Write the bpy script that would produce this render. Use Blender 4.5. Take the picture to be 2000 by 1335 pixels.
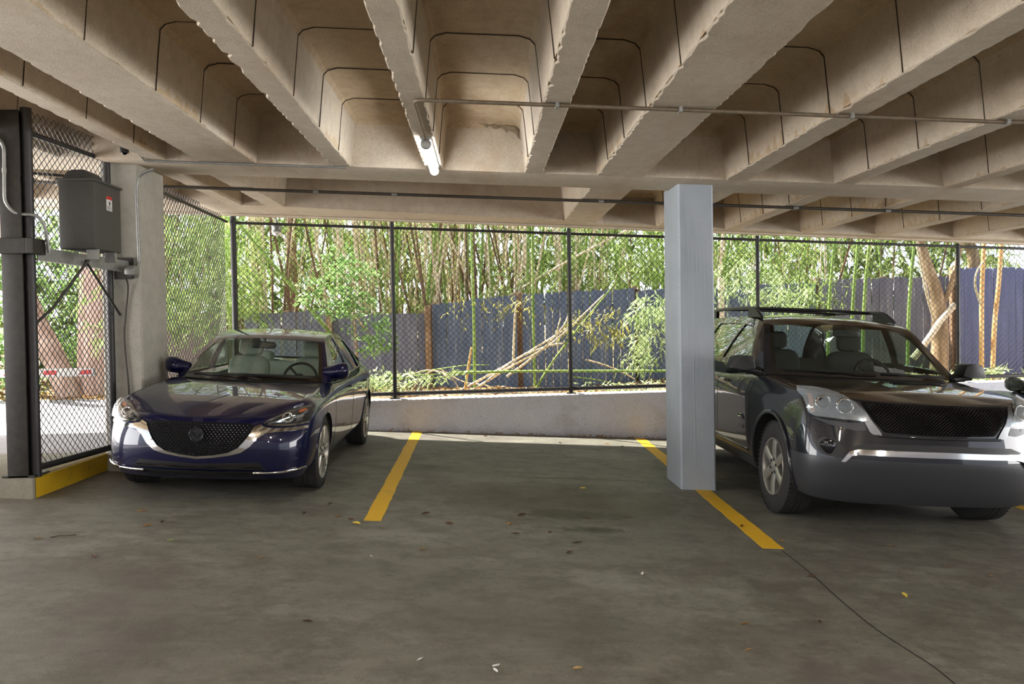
import bpy, bmesh, math, random
from math import sin, cos, pi, radians, sqrt, atan, atan2
from mathutils import Vector, Matrix, Euler
from mathutils.bvhtree import BVHTree
from mathutils.geometry import delaunay_2d_cdt

for o in list(bpy.data.objects):
    bpy.data.objects.remove(o)
SC_ = bpy.context.scene
COL = SC_.collection
rnd = random.Random(7)

# ------------------------------------------------------------------ camera
CAM_H = 1.62
cam_d = bpy.data.cameras.new('camera')
cam_d.sensor_fit = 'HORIZONTAL'
cam_d.sensor_width = 36.0
cam_d.lens = 36.0 * 1600.0 / 2000.0
cam_d.clip_end = 300
cam = bpy.data.objects.new('camera', cam_d)
COL.objects.link(cam)
yaw, pitch, roll = radians(2.0), radians(-1.25), radians(0.92)
cam.matrix_world = (Matrix.Translation((0, 0, CAM_H)) @ Matrix.Rotation(-yaw, 4, 'Z')
                    @ Matrix.Rotation(pi / 2 + pitch, 4, 'X') @ Matrix.Rotation(-roll, 4, 'Z'))
SC_.camera = cam

# ------------------------------------------------------------------ colour management
SC_.display_settings.display_device = 'sRGB'
SC_.view_settings.view_transform = 'Standard'
SC_.view_settings.look = 'None'
SC_.view_settings.exposure = 1.3
SC_.view_settings.gamma = 1.0
SC_.view_settings.use_curve_mapping = False
SC_.cycles.max_bounces = 8
SC_.cycles.diffuse_bounces = 4
SC_.cycles.glossy_bounces = 4
SC_.cycles.transparent_max_bounces = 16
SC_.cycles.sample_clamp_indirect = 6.0
SC_.cycles.caustics_reflective = False
SC_.cycles.caustics_refractive = False

# ------------------------------------------------------------------ sky, sun, large lights
W = bpy.data.worlds.new('sky')
SC_.world = W
W.use_nodes = True
nt = W.node_tree
nt.nodes.clear()
wo = nt.nodes.new('ShaderNodeOutputWorld')
bg = nt.nodes.new('ShaderNodeBackground')
sky = nt.nodes.new('ShaderNodeTexSky')
sky.sky_type = 'HOSEK_WILKIE'
sky.turbidity = 6.0
sky.ground_albedo = 0.35
sky.sun_direction = Vector((-0.30, 0.30, 0.90)).normalized()
hs = nt.nodes.new('ShaderNodeHueSaturation')
hs.inputs['Saturation'].default_value = 0.35
nt.links.new(sky.outputs[0], hs.inputs['Color'])
nt.links.new(hs.outputs[0], bg.inputs[0])
bg.inputs[1].default_value = 3.4
nt.links.new(bg.outputs[0], wo.inputs[0])

sun_d = bpy.data.lights.new('sun', 'SUN')
sun_d.energy = 10.0
sun_d.angle = radians(1.0)
sun_d.color = (1.0, 0.95, 0.84)
sun = bpy.data.objects.new('sun', sun_d)
COL.objects.link(sun)
sun.rotation_euler = Vector((0.42, -0.30, -0.86)).to_track_quat('-Z', 'Y').to_euler()


def area(name, loc, direction, sx, sy, power, color=(1, 1, 1)):
    d = bpy.data.lights.new(name, 'AREA')
    d.shape = 'RECTANGLE'
    d.size, d.size_y = sx, sy
    d.energy = power
    d.color = color
    o = bpy.data.objects.new(name, d)
    COL.objects.link(o)
    o.location = loc
    o.rotation_euler = Vector(direction).to_track_quat('-Z', 'Y').to_euler()
    return o


# added area fills at both sides, standing in for daylight and lifting the ceiling
area('fill_right_side', (13.8, 6.5, 1.2), (-1, 0.0, 0.16), 12, 2.2, 380, (1.0, 0.97, 0.94))
area('fill_left_side', (-9.8, 8.6, 1.9), (1, 0.0, 0.12), 12, 2.6, 430, (1.0, 0.98, 0.96))
# added point fills with no fixtures, out of view, brightening the interior
for lx, ly in ((-4.1, 0.9), (-0.45, 0.9), (2.5, 0.9), (5.8, 0.9), (-2.4, -4.0), (1.4, -4.0), (4.7, -4.0)):
    d = bpy.data.lights.new('point_fill', 'POINT')
    d.energy = 34
    d.shadow_soft_size = 0.12
    d.color = (1.0, 0.98, 0.94)
    o = bpy.data.objects.new('point_fill', d)
    COL.objects.link(o)
    o.location = (lx, ly, 3.117 - 0.044 * lx - 0.22)

# ------------------------------------------------------------------ deck planes
SF, SCL, ZC = 0.057, 0.044, 3.117      # floor fall, ceiling fall (both down towards +x), soffit height at x=0


def fz(x):
    return -SF * x


def cz(x):
    return ZC - SCL * x


# ------------------------------------------------------------------ mesh helpers
class MB:
    """collects vertices, faces and material numbers for one mesh"""

    def __init__(s):
        s.v, s.f, s.m, s.cur = [], [], [], 0

    def add(s, vs, fs):
        b = len(s.v)
        s.v += [tuple(p) for p in vs]
        for f in fs:
            s.f.append(tuple(b + i for i in f))
            s.m.append(s.cur)
        return s

    def box(s, x0, y0, z0, x1, y1, z1, mtx=None):
        vs = [Vector(p) for p in ((x0, y0, z0), (x1, y0, z0), (x1, y1, z0), (x0, y1, z0),
                                  (x0, y0, z1), (x1, y0, z1), (x1, y1, z1), (x0, y1, z1))]
        if mtx is not None:
            vs = [mtx @ p for p in vs]
        return s.add(vs, [(3, 2, 1, 0), (4, 5, 6, 7), (0, 1, 5, 4), (1, 2, 6, 5), (2, 3, 7, 6), (3, 0, 4, 7)])

    def bbox(s, x0, y0, z0, x1, y1, z1, b, mtx=None):
        """box with bevelled edges"""
        bm = bmesh.new()
        bmesh.ops.create_cube(bm, size=1)
        for v in bm.verts:
            v.co = Vector(((x0 + x1) / 2 + v.co.x * (x1 - x0), (y0 + y1) / 2 + v.co.y * (y1 - y0), (z0 + z1) / 2 + v.co.z * (z1 - z0)))
        bmesh.ops.bevel(bm, geom=bm.edges[:], offset=b, segments=2, affect='EDGES', profile=0.5)
        return s.bm(bm, mtx)

    def bm(s, bm, mtx=None):
        bm.verts.index_update()
        vs = [(mtx @ v.co) if mtx is not None else v.co for v in bm.verts]
        s.add(vs, [[v.index for v in f.verts] for f in bm.faces])
        bm.free()
        return s

    def tube(s, pts, r, n=8, caps=True, closed=False):
        pts = [Vector(p) for p in pts]
        N = len(pts)
        rr = r if isinstance(r, (list, tuple)) else [r] * N
        rings = []
        up = None
        for i, p in enumerate(pts):
            if closed:
                t = pts[(i + 1) % N] - pts[i - 1]
            elif i == 0:
                t = pts[1] - p
            elif i == N - 1:
                t = p - pts[i - 1]
            else:
                t = (pts[i + 1] - p).normalized() + (p - pts[i - 1]).normalized()
            t = t.normalized() if t.length > 1e-9 else Vector((0, 0, 1))
            if up is None:
                up = Vector((0, 0, 1)) if abs(t.z) < 0.9 else Vector((1, 0, 0))
            a = t.cross(up)
            a = a.normalized() if a.length > 1e-6 else t.orthogonal().normalized()
            b = a.cross(t).normalized()
            up = b
            rings.append([p + (a * cos(2 * pi * k / n) + b * sin(2 * pi * k / n)) * rr[i] for k in range(n)])
        vs = [q for ring in rings for q in ring]
        fs = []
        M = N if closed else N - 1
        for i in range(M):
            j = (i + 1) % N
            for k in range(n):
                k2 = (k + 1) % n
                fs.append((i * n + k, i * n + k2, j * n + k2, j * n + k))
        if caps and not closed:
            fs.append(tuple(range(n - 1, -1, -1)))
            fs.append(tuple((N - 1) * n + k for k in range(n)))
        return s.add(vs, fs)

    def lathe(s, prof, axis='X', n=32, c=(0, 0, 0), closed=False):
        """prof: list of (along, radius)"""
        c = Vector(c)
        vs, fs = [], []
        for (a, r) in prof:
            for k in range(n):
                t = 2 * pi * k / n
                if axis == 'X':
                    vs.append(c + Vector((a, r * cos(t), r * sin(t))))
                elif axis == 'Y':
                    vs.append(c + Vector((r * cos(t), a, r * sin(t))))
                else:
                    vs.append(c + Vector((r * cos(t), r * sin(t), a)))
        P = len(prof)
        for i in range(P if closed else P - 1):
            j = (i + 1) % P
            for k in range(n):
                k2 = (k + 1) % n
                fs.append((i * n + k, i * n + k2, j * n + k2, j * n + k))
        if not closed:
            if prof[0][1] > 1e-4:
                fs.append(tuple(range(n)))
            if prof[-1][1] > 1e-4:
                fs.append(tuple((P - 1) * n + k for k in range(n)))
        return s.add(vs, fs)

    def prism(s, poly, fa, fb):
        """poly: 2D points, fa / fb map (u, v) to the two end faces"""
        n = len(poly)
        vs = [fa(*p) for p in poly] + [fb(*p) for p in poly]
        fs = [tuple(range(n - 1, -1, -1)), tuple(range(n, 2 * n))]
        fs += [(i, (i + 1) % n, n + (i + 1) % n, n + i) for i in range(n)]
        return s.add(vs, fs)

    def mesh(s, name, mats, smooth=0, fix=True, weld=False):
        me = bpy.data.meshes.new(name)
        me.from_pydata(s.v, [], s.f)
        for m in (mats if isinstance(mats, (list, tuple)) else [mats]):
            me.materials.append(m)
        if any(s.m):
            me.polygons.foreach_set('material_index', s.m)
        if fix or weld:
            bm = bmesh.new()
            bm.from_mesh(me)
            if weld:
                bmesh.ops.remove_doubles(bm, verts=bm.verts[:], dist=1e-4)
            if fix:
                bmesh.ops.recalc_face_normals(bm, faces=bm.faces[:])
            bm.to_mesh(me)
            bm.free()
        if smooth:
            me.polygons.foreach_set('use_smooth', [True] * len(me.polygons))
            if smooth < 180:
                me.set_sharp_from_angle(angle=radians(smooth))
        me.update()
        return me

    def obj(s, name, mats, parent=None, smooth=0, fix=True, loc=None, weld=False):
        return link(name, s.mesh(name, mats, smooth, fix, weld), parent, loc)


def link(name, me, parent=None, loc=None):
    o = bpy.data.objects.new(name, me)
    COL.objects.link(o)
    if parent is not None:
        o.parent = parent
    if loc is not None:
        o.location = loc
    return o


def tag(o, label=None, cat=None, group=None, kind=None):
    if label:
        o['label'] = label
    if cat:
        o['category'] = cat
    if group:
        o['group'] = group
    if kind:
        o['kind'] = kind
    return o


def thing(name, label, cat, loc=(0, 0, 0), group=None, rot=None):
    o = bpy.data.objects.new(name, None)
    COL.objects.link(o)
    o.empty_display_size = 0.1
    o.location = loc
    if rot is not None:
        o.rotation_euler = rot
    return tag(o, label, cat, group)


def copy_tree(o, parent=None):
    c = o.copy()
    COL.objects.link(c)
    c.parent = parent
    for ch in list(o.children):
        copy_tree(ch, c)
    return c


def curve_pts(ctrl, n):
    """Catmull-Rom through ctrl, n points per span"""
    P = [Vector(p) for p in ctrl]
    out = []
    for i in range(len(P) - 1):
        p0 = P[i - 1] if i else P[0] * 2 - P[1]
        p1, p2 = P[i], P[i + 1]
        p3 = P[i + 2] if i + 2 < len(P) else P[-1] * 2 - P[-2]
        for k in range(n):
            t = k / n
            out.append(0.5 * ((2 * p1) + (p2 - p0) * t + (2 * p0 - 5 * p1 + 4 * p2 - p3) * t * t + (3 * p1 - p0 - 3 * p2 + p3) * t ** 3))
    out.append(P[-1].copy())
    return out
# ------------------------------------------------------------------ materials
def srgb(r, g, b):
    f = lambda c: (c / 255 / 12.92) if c / 255 <= 0.04045 else ((c / 255 + 0.055) / 1.055) ** 2.4
    return (f(r), f(g), f(b), 1)


class NT:
    def __init__(s, name):
        s.m = bpy.data.materials.new(name)
        s.m.use_nodes = True
        s.t = s.m.node_tree
        s.t.nodes.clear()
        s.out = s.t.nodes.new('ShaderNodeOutputMaterial')

    def n(s, typ, **kw):
        nd = s.t.nodes.new('ShaderNode' + typ)
        for k, v in kw.items():
            if k.startswith('i_'):
                key = k[2:]
                key = int(key) if key.isdigit() else key.replace('_', ' ')
                if isinstance(v, bpy.types.NodeSocket):
                    s.t.links.new(v, nd.inputs[key])
                else:
                    nd.inputs[key].default_value = v
            else:
                setattr(nd, k, v)
        return nd

    def l(s, a, b):
        s.t.links.new(a, b)

    def noise(s, vec, scale, detail=4, rough=0.55):
        return s.n('TexNoise', i_Vector=vec, i_Scale=scale, i_Detail=detail, i_Roughness=rough).outputs['Fac']

    def ramp(s, fac, stops, interp='LINEAR'):
        r = s.n('ValToRGB', i_Fac=fac)
        cr = r.color_ramp
        cr.interpolation = interp
        while len(cr.elements) < len(stops):
            cr.elements.new(0.5)
        for e, (p, c) in zip(cr.elements, stops):
            e.position = p
            e.color = c if len(c) == 4 else (*c, 1)
        return r.outputs['Color']

    def mix(s, fac, a, b, mode='MIX'):
        nd = s.n('Mix', data_type='RGBA', blend_type=mode)
        for sock, v in ((nd.inputs[0], fac), (nd.inputs[6], a), (nd.inputs[7], b)):
            if isinstance(v, bpy.types.NodeSocket):
                s.t.links.new(v, sock)
            else:
                sock.default_value = v
        return nd.outputs[2]

    def obj(s, scale=None, rnd_shift=False):
        tc = s.n('TexCoord')
        if rnd_shift:
            oi = s.n('ObjectInfo')
            mp = s.n('Vector' + 'Math', operation='MULTIPLY_ADD')
            s.l(tc.outputs['Object'], mp.inputs[0])
            mp.inputs[1].default_value = (1, 1, 1)
            cx = s.n('CombineXYZ')
            mu = s.n('Math', operation='MULTIPLY', i_1=37.0)
            s.l(oi.outputs['Random'], mu.inputs[0])
            for k in range(3):
                s.l(mu.outputs[0], cx.inputs[k])
            s.l(cx.outputs[0], mp.inputs[2])
            v = mp.outputs[0]
        else:
            v = tc.outputs['Object']
        if scale:
            m = s.n('Mapping', i_Vector=v, i_Scale=scale)
            v = m.outputs[0]
        return v

    def world(s, scale=None):
        v = s.n('NewGeometry').outputs['Position']
        if scale:
            v = s.n('Mapping', i_Vector=v, i_Scale=scale).outputs[0]
        return v

    def bump(s, h, strength=0.3, dist=0.01):
        return s.n('Bump', i_Height=h, i_Strength=strength, i_Distance=dist).outputs[0]

    def bsdf(s, **kw):
        p = s.n('BsdfPrincipled', **kw)
        s.l(p.outputs[0], s.out.inputs[0])
        return p


def plain(name, col, rough=0.5, metal=0.0, coat=0.0, spec=0.5, var=0.0, vscale=20, bump=0.0, emit=None):
    t = NT(name)
    kw = dict(i_Roughness=rough, i_Metallic=metal)
    v = t.obj()
    f = t.noise(v, vscale, 3)
    if var:
        a = tuple(max(c * (1 - var), 0) for c in col[:3]) + (1,)
        b = tuple(min(c * (1 + var), 1) for c in col[:3]) + (1,)
        kw['i_Base_Color'] = t.ramp(f, [(0.3, a), (0.7, b)])
    else:
        kw['i_Base_Color'] = col
    p = t.bsdf(**kw)
    p.inputs['Coat Weight'].default_value = coat
    p.inputs['Coat Roughness'].default_value = 0.03
    p.inputs['Specular IOR Level'].default_value = spec
    if bump:
        t.l(t.bump(f, bump, 0.004), p.inputs['Normal'])
    if emit:
        p.inputs['Emission Color'].default_value = emit[0]
        p.inputs['Emission Strength'].default_value = emit[1]
    return t.m


def concrete(name, dark, mid, light, rough=0.85, stain=None, pits=0.5, scale=1.0, board=False):
    t = NT(name)
    w = t.world()
    big = t.noise(w, 0.9 * scale, 5, 0.6)
    fine = t.noise(w, 9 * scale, 6, 0.7)
    grain = t.noise(w, 90 * scale, 2, 0.6)
    col = t.ramp(big, [(0.3, dark), (0.52, mid), (0.72, light)])
    col = t.mix(0.55, col, t.ramp(fine, [(0.25, dark), (0.5, mid), (0.8, light)]), 'MIX')
    g = t.ramp(grain, [(0.25, (0.72, 0.72, 0.72, 1)), (0.6, (1.05, 1.05, 1.05, 1))])
    col = t.mix(0.7, col, g, 'MULTIPLY')
    if stain:
        sn = t.noise(t.world((1.4, 0.35, 1.4)), 1.3 * scale, 6, 0.65)
        col = t.mix(t.ramp(sn, [(0.52, (0, 0, 0, 1)), (0.72, (0.75, 0.75, 0.75, 1))]), col, stain)
    # blow-holes
    vo = t.n('TexVoronoi', i_Vector=w, i_Scale=26 * scale)
    sel = t.noise(w, 3.2 * scale, 2)
    ps = t.ramp(vo.outputs['Distance'], [(0.10, (1, 1, 1, 1)), (0.2, (0, 0, 0, 1))])
    pm = t.mix(1.0, ps, t.ramp(sel, [(0.55, (0, 0, 0, 1)), (0.65, (1, 1, 1, 1))]), 'MULTIPLY')
    mm = t.n('Math', operation='MULTIPLY', i_0=pm, i_1=pits).outputs[0]
    dk = tuple(c * 0.35 for c in dark[:3]) + (1,)
    col = t.mix(mm, col, dk)
    p = t.bsdf(i_Base_Color=col, i_Roughness=rough)
    p.inputs['Specular IOR Level'].default_value = 0.3
    h = t.mix(0.5, fine, grain)
    h = t.mix(mm, h, (0, 0, 0, 1))
    t.l(t.bump(h, 0.35, 0.012), p.inputs['Normal'])
    return t.m


M = {}
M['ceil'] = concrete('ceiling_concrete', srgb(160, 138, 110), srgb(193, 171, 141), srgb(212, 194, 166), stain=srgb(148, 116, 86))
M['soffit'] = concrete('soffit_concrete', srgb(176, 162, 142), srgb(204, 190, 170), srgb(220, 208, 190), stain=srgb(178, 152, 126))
M['column_raw'] = concrete('raw_column_concrete', srgb(150, 146, 134), srgb(178, 174, 162), srgb(198, 195, 184), pits=0.9)
M['kerb'] = concrete('kerb_concrete', srgb(120, 116, 104), srgb(150, 146, 132), srgb(170, 166, 150))
M['parapet'] = concrete('parapet_concrete', srgb(204, 206, 220), srgb(217, 219, 232), srgb(228, 230, 240), pits=0.95, stain=srgb(176, 168, 166), scale=0.7)


def floor_material():
    t = NT('deck_concrete')
    w = t.world()
    a = t.noise(t.world((0.55, 1.0, 1)), 0.55, 6, 0.62)
    b = t.noise(w, 2.2, 6, 0.7)
    c = t.noise(t.world((0.6, 2.0, 1)), 5.5, 5, 0.65)
    g = t.noise(w, 70, 3, 0.7)
    col = t.ramp(a, [(0.28, srgb(92, 90, 80)), (0.5, srgb(122, 120, 108)), (0.74, srgb(148, 147, 136))])
    col = t.mix(0.5, col, t.ramp(b, [(0.25, srgb(88, 86, 76)), (0.55, srgb(126, 124, 112)), (0.8, srgb(152, 150, 140))]))
    col = t.mix(0.25, col, t.ramp(c, [(0.3, srgb(92, 92, 80)), (0.7, srgb(142, 142, 132))]))
    col = t.mix(0.6, col, t.ramp(g, [(0.25, (0.70, 0.70, 0.70, 1)), (0.6, (1.04, 1.04, 1.04, 1))]), 'MULTIPLY')
    # dark oil blots in the middle of the free bay
    mo = t.noise(t.world((.8, 1.0, 1)), 3.4, 8, 0.78)
    col = t.mix(t.ramp(mo, [(0.42, (0.5, 0.5, 0.5, 1)), (0.53, (0, 0, 0, 1))]), col, srgb(84, 78, 70))
    m2 = t.noise(w, 13, 6, 0.8)
    col = t.mix(t.ramp(m2, [(0.36, (0.45, 0.45, 0.45, 1)), (0.46, (0, 0, 0, 1))]), col, srgb(78, 74, 64))
    m3 = t.noise(t.world((.7, 1.0, 1)), 1.1, 6, 0.7)
    col = t.mix(t.ramp(m3, [(0.54, (0, 0, 0, 1)), (0.70, (0.35, 0.35, 0.35, 1))]), col, srgb(168, 170, 158))
    # purplish tyre-worn film
    m4 = t.noise(w, .8, 5, 0.7)
    col = t.mix(t.ramp(m4, [(0.50, (0, 0, 0, 1)), (0.66, (0.45, 0.45, 0.45, 1))]), col, srgb(104, 94, 92))

    def blot(cx, cy, rx, ry, amount, colr, ragged=0.55, sc=3.0):
        nonlocal col
        mp = t.n('Mapping', i_Vector=w, i_Location=(-cx / rx, -cy / ry, 0), i_Scale=(1 / rx, 1 / ry, 0.0))
        ln = t.n('VectorMath', operation='LENGTH', i_0=mp.outputs[0]).outputs['Value']
        nz = t.noise(w, sc, 5, 0.65)
        ad = t.n('Math', operation='MULTIPLY_ADD', i_0=nz, i_1=ragged * 2, i_2=ln).outputs[0]
        f = t.ramp(ad, [(0.55 + 0.0, (amount, amount, amount, 1)), (0.95, (amount * 0.4,) * 3 + (1,)), (1.0, (0, 0, 0, 1))])
        # ramp clamps at 1: rescale so that the blot ends at ln + noise = 1
        col = t.mix(f, col, colr)

    blot(0.65, 7.6, 1.9, 1.5, 0.7, srgb(74, 66, 48), 0.35, 1.8)
    blot(0.75, 7.05, 0.95, 0.42, 0.95, srgb(56, 52, 38), 0.5, 7)
    blot(0.85, 6.55, 0.55, 0.24, 0.95, srgb(56, 54, 40), 0.5, 9)
    blot(-0.7, 9.1, 1.0, 0.45, 0.5, srgb(76, 74, 56), 0.4, 3)
    blot(1.0, 8.75, 2.2, 0.10, 0.5, srgb(70, 68, 52), 0.45, 2.5)
    blot(-2.4, 5.1, 1.8, 0.55, 0.35, srgb(86, 76, 66), 0.4, 3)
    blot(0.1, 4.4, 1.3, 0.5, 0.40, srgb(82, 78, 66), 0.4, 3)
    # fine crack running from the end of the line towards the lower corner
    p = t.bsdf(i_Base_Color=col, i_Roughness=0.62)
    p.inputs['Specular IOR Level'].default_value = 0.35
    rg = t.ramp(b, [(0.3, (0.48,) * 3 + (1,)), (0.7, (0.75,) * 3 + (1,))])
    t.l(rg, p.inputs['Roughness'])
    t.l(t.bump(t.mix(0.35, g, b), 0.25, 0.006), p.inputs['Normal'])
    return t.m


M['floor'] = floor_material()


def worn_paint(name, col, under, wear=0.52, rough=0.6):
    t = NT(name)
    w = t.world()
    n1 = t.noise(w, 6, 6, 0.7)
    n2 = t.noise(w, 45, 4, 0.7)
    f = t.ramp(t.mix(0.5, n1, n2), [(wear, (0, 0, 0, 1)), (wear + 0.10, (0.8, 0.8, 0.8, 1))])
    c = t.mix(0.5, col, t.ramp(n2, [(0.2, (0.72, 0.7, 0.6, 1)), (0.6, (1, 1, 1, 1))]), 'MULTIPLY')
    c = t.mix(f, c, under)
    p = t.bsdf(i_Base_Color=c, i_Roughness=rough)
    t.l(t.bump(n2, 0.2, 0.004), p.inputs['Normal'])
    return t.m


M['yellow'] = worn_paint('yellow_line_paint', srgb(236, 186, 30), srgb(150, 132, 80), 0.56)
M['yellow_kerb'] = worn_paint('yellow_kerb_paint', srgb(214, 172, 24), srgb(110, 98, 58), 0.56)


def painted_column():
    t = NT('painted_column')
    w = t.world()
    a = t.noise(w, 2.0, 4)
    col = t.ramp(a, [(0.3, srgb(158, 167, 175)), (0.7, srgb(174, 182, 190))])
    run = t.noise(t.world((26, 26, 0.55)), 1.0, 3, 0.6)
    col = t.mix(t.ramp(run, [(0.62, (0, 0, 0, 1)), (0.7, (0.35, 0.35, 0.35, 1))]), col, srgb(150, 156, 162))
    vo = t.n('TexVoronoi', i_Vector=w, i_Scale=19.0)
    pit = t.ramp(vo.outputs['Distance'], [(0.06, (0.8, 0.8, 0.8, 1)), (0.11, (0, 0, 0, 1))])
    sel = t.ramp(t.noise(w, 5, 2), [(0.56, (0, 0, 0, 1)), (0.62, (1, 1, 1, 1))])
    col = t.mix(t.mix(1.0, pit, sel, 'MULTIPLY'), col, srgb(84, 86, 86))
    p = t.bsdf(i_Base_Color=col, i_Roughness=0.55)
    h = t.mix(0.6, run, t.noise(w, 30, 4))
    t.l(t.bump(h, 0.35, 0.01), p.inputs['Normal'])
    return t.m


M['column_paint'] = painted_column()
M['black_metal'] = plain('black_fence_steel', srgb(38, 36, 36), 0.45, 0.0, var=0.25)
M['wire'] = plain('coated_fence_wire', srgb(54, 52, 54), 0.42, 0.1)
M['dark_steel'] = plain('dark_steel', srgb(58, 55, 51), 0.5, 0.3, var=0.2)
M['galv'] = plain('galvanised_steel', srgb(150, 150, 146), 0.42, 0.55, var=0.15, vscale=30)
M['conduit_dark'] = plain('dark_conduit', srgb(66, 60, 52), 0.5, 0.2, var=0.2)
M['conduit_brown'] = plain('painted_conduit', srgb(120, 106, 88), 0.5, 0.2, var=0.2)
M['box_dark'] = plain('operator_housing', srgb(74, 72, 68), 0.55, 0.1, var=0.1, vscale=60, bump=0.1)
M['white'] = plain('white_enamel', srgb(225, 225, 222), 0.5)
M['red'] = plain('red_enamel', srgb(190, 40, 36), 0.5)
M['plastic_black'] = plain('black_plastic', srgb(26, 26, 27), 0.5, spec=0.4)
M['rubber'] = plain('tyre_rubber', srgb(44, 43, 43), 0.75, var=0.2, vscale=40, bump=0.2)
M['lamp_glow'] = plain('tube_diffuser', srgb(250, 252, 255), 0.4, emit=((0.95, 0.98, 1, 1), 20))
M['joint'] = plain('open_pan_joint', srgb(56, 45, 32), 0.95)
# ------------------------------------------------------------------ floor, kerb, lines
mb = MB()
XL, XR, YN, YF = -4.2, 15.0, -9.0, 12.35
mb.add([(XL, YN, fz(XL)), (XR, YN, fz(XR)), (XR, YF + 0.8, fz(XR)), (XL, YF - 0.1, fz(XL)),
        (XL, YN, fz(XL) - 0.3), (XR, YN, fz(XR) - 0.3), (XR, YF + 0.8, fz(XR) - 0.3), (XL, YF - 0.1, fz(XL) - 0.3)],
       [(0, 1, 2, 3), (7, 6, 5, 4), (0, 4, 5, 1), (1, 5, 6, 2), (2, 6, 7, 3), (3, 7, 4, 0)])
floor = mb.obj('floor', M['floor'])
tag(floor, 'stained grey-brown concrete parking deck floor sloping down to one side', kind='structure')


def deck_strip(name, pts, mat, h=0.0035, parent=floor):
    """thin painted strip: pts are (x, y) corners, ring order"""
    m = MB()
    n = len(pts)
    m.add([(x, y, fz(x) + h) for x, y in pts] + [(x, y, fz(x) - 0.001) for x, y in pts],
          [tuple(range(n))] + [(i, n + i, n + (i + 1) % n, (i + 1) % n) for i in range(n)])
    return m.obj(name, mat, parent)


def ragged(x0, x1, y0, y1, n=40, amp=0.008):
    L = [(x0 + (rnd.random() - 0.5) * amp, y0 + (y1 - y0) * i / n) for i in range(n + 1)]
    R = [(x1 + (rnd.random() - 0.5) * amp, y0 + (y1 - y0) * i / n) for i in range(n + 1)]
    return R + L[::-1]


def line_skew(xa, xb, ya, yb, w):
    n = 40
    R, L = [], []
    for i in range(n + 1):
        t = i / n
        x, y = xa + (xb - xa) * t, ya + (yb - ya) * t
        L.append((x - w / 2 + (rnd.random() - .5) * .01, y))
        R.append((x + w / 2 + (rnd.random() - .5) * .01, y))
    return R + L[::-1]


deck_strip('parking_line', line_skew(-0.917, -0.995, 6.615, 12.2, 0.14), M['yellow'])
deck_strip('parking_line', line_skew(2.187, 2.33, 6.145, 12.26, 0.16), M['yellow'])
deck_strip('parking_line', line_skew(5.35, 5.45, 6.2, 12.4, 0.14), M['yellow'])

# kerb under the gate panel at the left edge
KZ = 0.40
kerb = MB().bbox(-4.05 - 3.2, 6.98, -0.1, -3.795, 8.40, KZ, 0.02).obj('kerb', M['kerb'], smooth=30)
tag(kerb, 'concrete kerb under the chain link gate panel with a yellow painted side', 'kerb', kind='structure')
mb = MB()
ys = [7.01 + i * (8.36 - 7.01) / 24 for i in range(25)]
jag = [(rnd.random() - 0.5) * 0.02 for _ in ys]
top = [(-3.788, y, KZ - 0.012) for y in ys]
bot = [(-3.788, y, fz(-3.795) + 0.004) for y in ys]
lip = [(-3.835 + j, y, KZ + 0.003) for y, j in zip(ys, jag)]
mb.add(top + bot + lip, [(i, i + 1, 26 + i, 25 + i) for i in range(24)] + [(50 + i, 51 + i, i + 1, i) for i in range(24)])
mb.obj('painted_side', M['yellow_kerb'], kerb)

# low parapet wall at the back: follows y = 12.15 + 0.06 x
WK, WY = 0.055, 12.17


def wy(x):
    return WY + WK * x


def wtop(x):
    return 0.547 + 0.006 * x


mb = MB()
xs = [-3.75, -2, 0, 2, 4, 6, 8, 10, 12, 15]
prof = lambda x: [(x, wy(x), fz(x) - 0.05), (x, wy(x), wtop(x) - 0.012), (x, wy(x) + 0.015, wtop(x)),
                  (x, wy(x) + 0.235, wtop(x)), (x, wy(x) + 0.25, wtop(x) - 0.012), (x, wy(x) + 0.25, fz(x) - 0.5)]
vs = [p for x in xs for p in prof(x)]
fs = []
for i in range(len(xs) - 1):
    for k in range(5):
        fs.append((i * 6 + k, (i + 1) * 6 + k, (i + 1) * 6 + k + 1, i * 6 + k + 1))
fs += [tuple(range(6)), tuple((len(xs) - 1) * 6 + k for k in range(5, -1, -1))]
mb.add(vs, fs)
wall_back = mb.obj('wall_back', M['parapet'])
tag(wall_back, 'low pale concrete parapet with pitted stains along the back of the deck', kind='structure')

# ------------------------------------------------------------------ columns
TILT = atan(SF)


def column(x0, x1, y0, y1, mat, label, chamfer=0.018):
    m = MB()
    c = chamfer
    ring = [(x0 + c, y0), (x1 - c, y0), (x1, y0 + c), (x1, y1 - c), (x1 - c, y1), (x0 + c, y1), (x0, y1 - c), (x0, y0 + c)]
    lv = [0, 0.35, 0.71, 0.715, 1.0]
    vs = []
    for t in lv:
        for (x, y) in ring:
            zb, zt = fz(x) - 0.02, cz(x) + 0.02
            g = 0.003 if t > 0.712 else 0.0
            vs.append((x + (g if x < (x0 + x1) / 2 else -g), y + (g if y < (y0 + y1) / 2 else -g), zb + (zt - zb) * t))
    fs = []
    for i in range(len(lv) - 1):
        for k in range(8):
            fs.append((i * 8 + k, i * 8 + (k + 1) % 8, (i + 1) * 8 + (k + 1) % 8, (i + 1) * 8 + k))
    fs += [tuple(range(7, -1, -1)), tuple((len(lv) - 1) * 8 + k for k in range(8))]
    m.add(vs, fs)
    o = m.obj('column', mat)
    tag(o, label, 'column', kind='structure')
    return o


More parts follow.
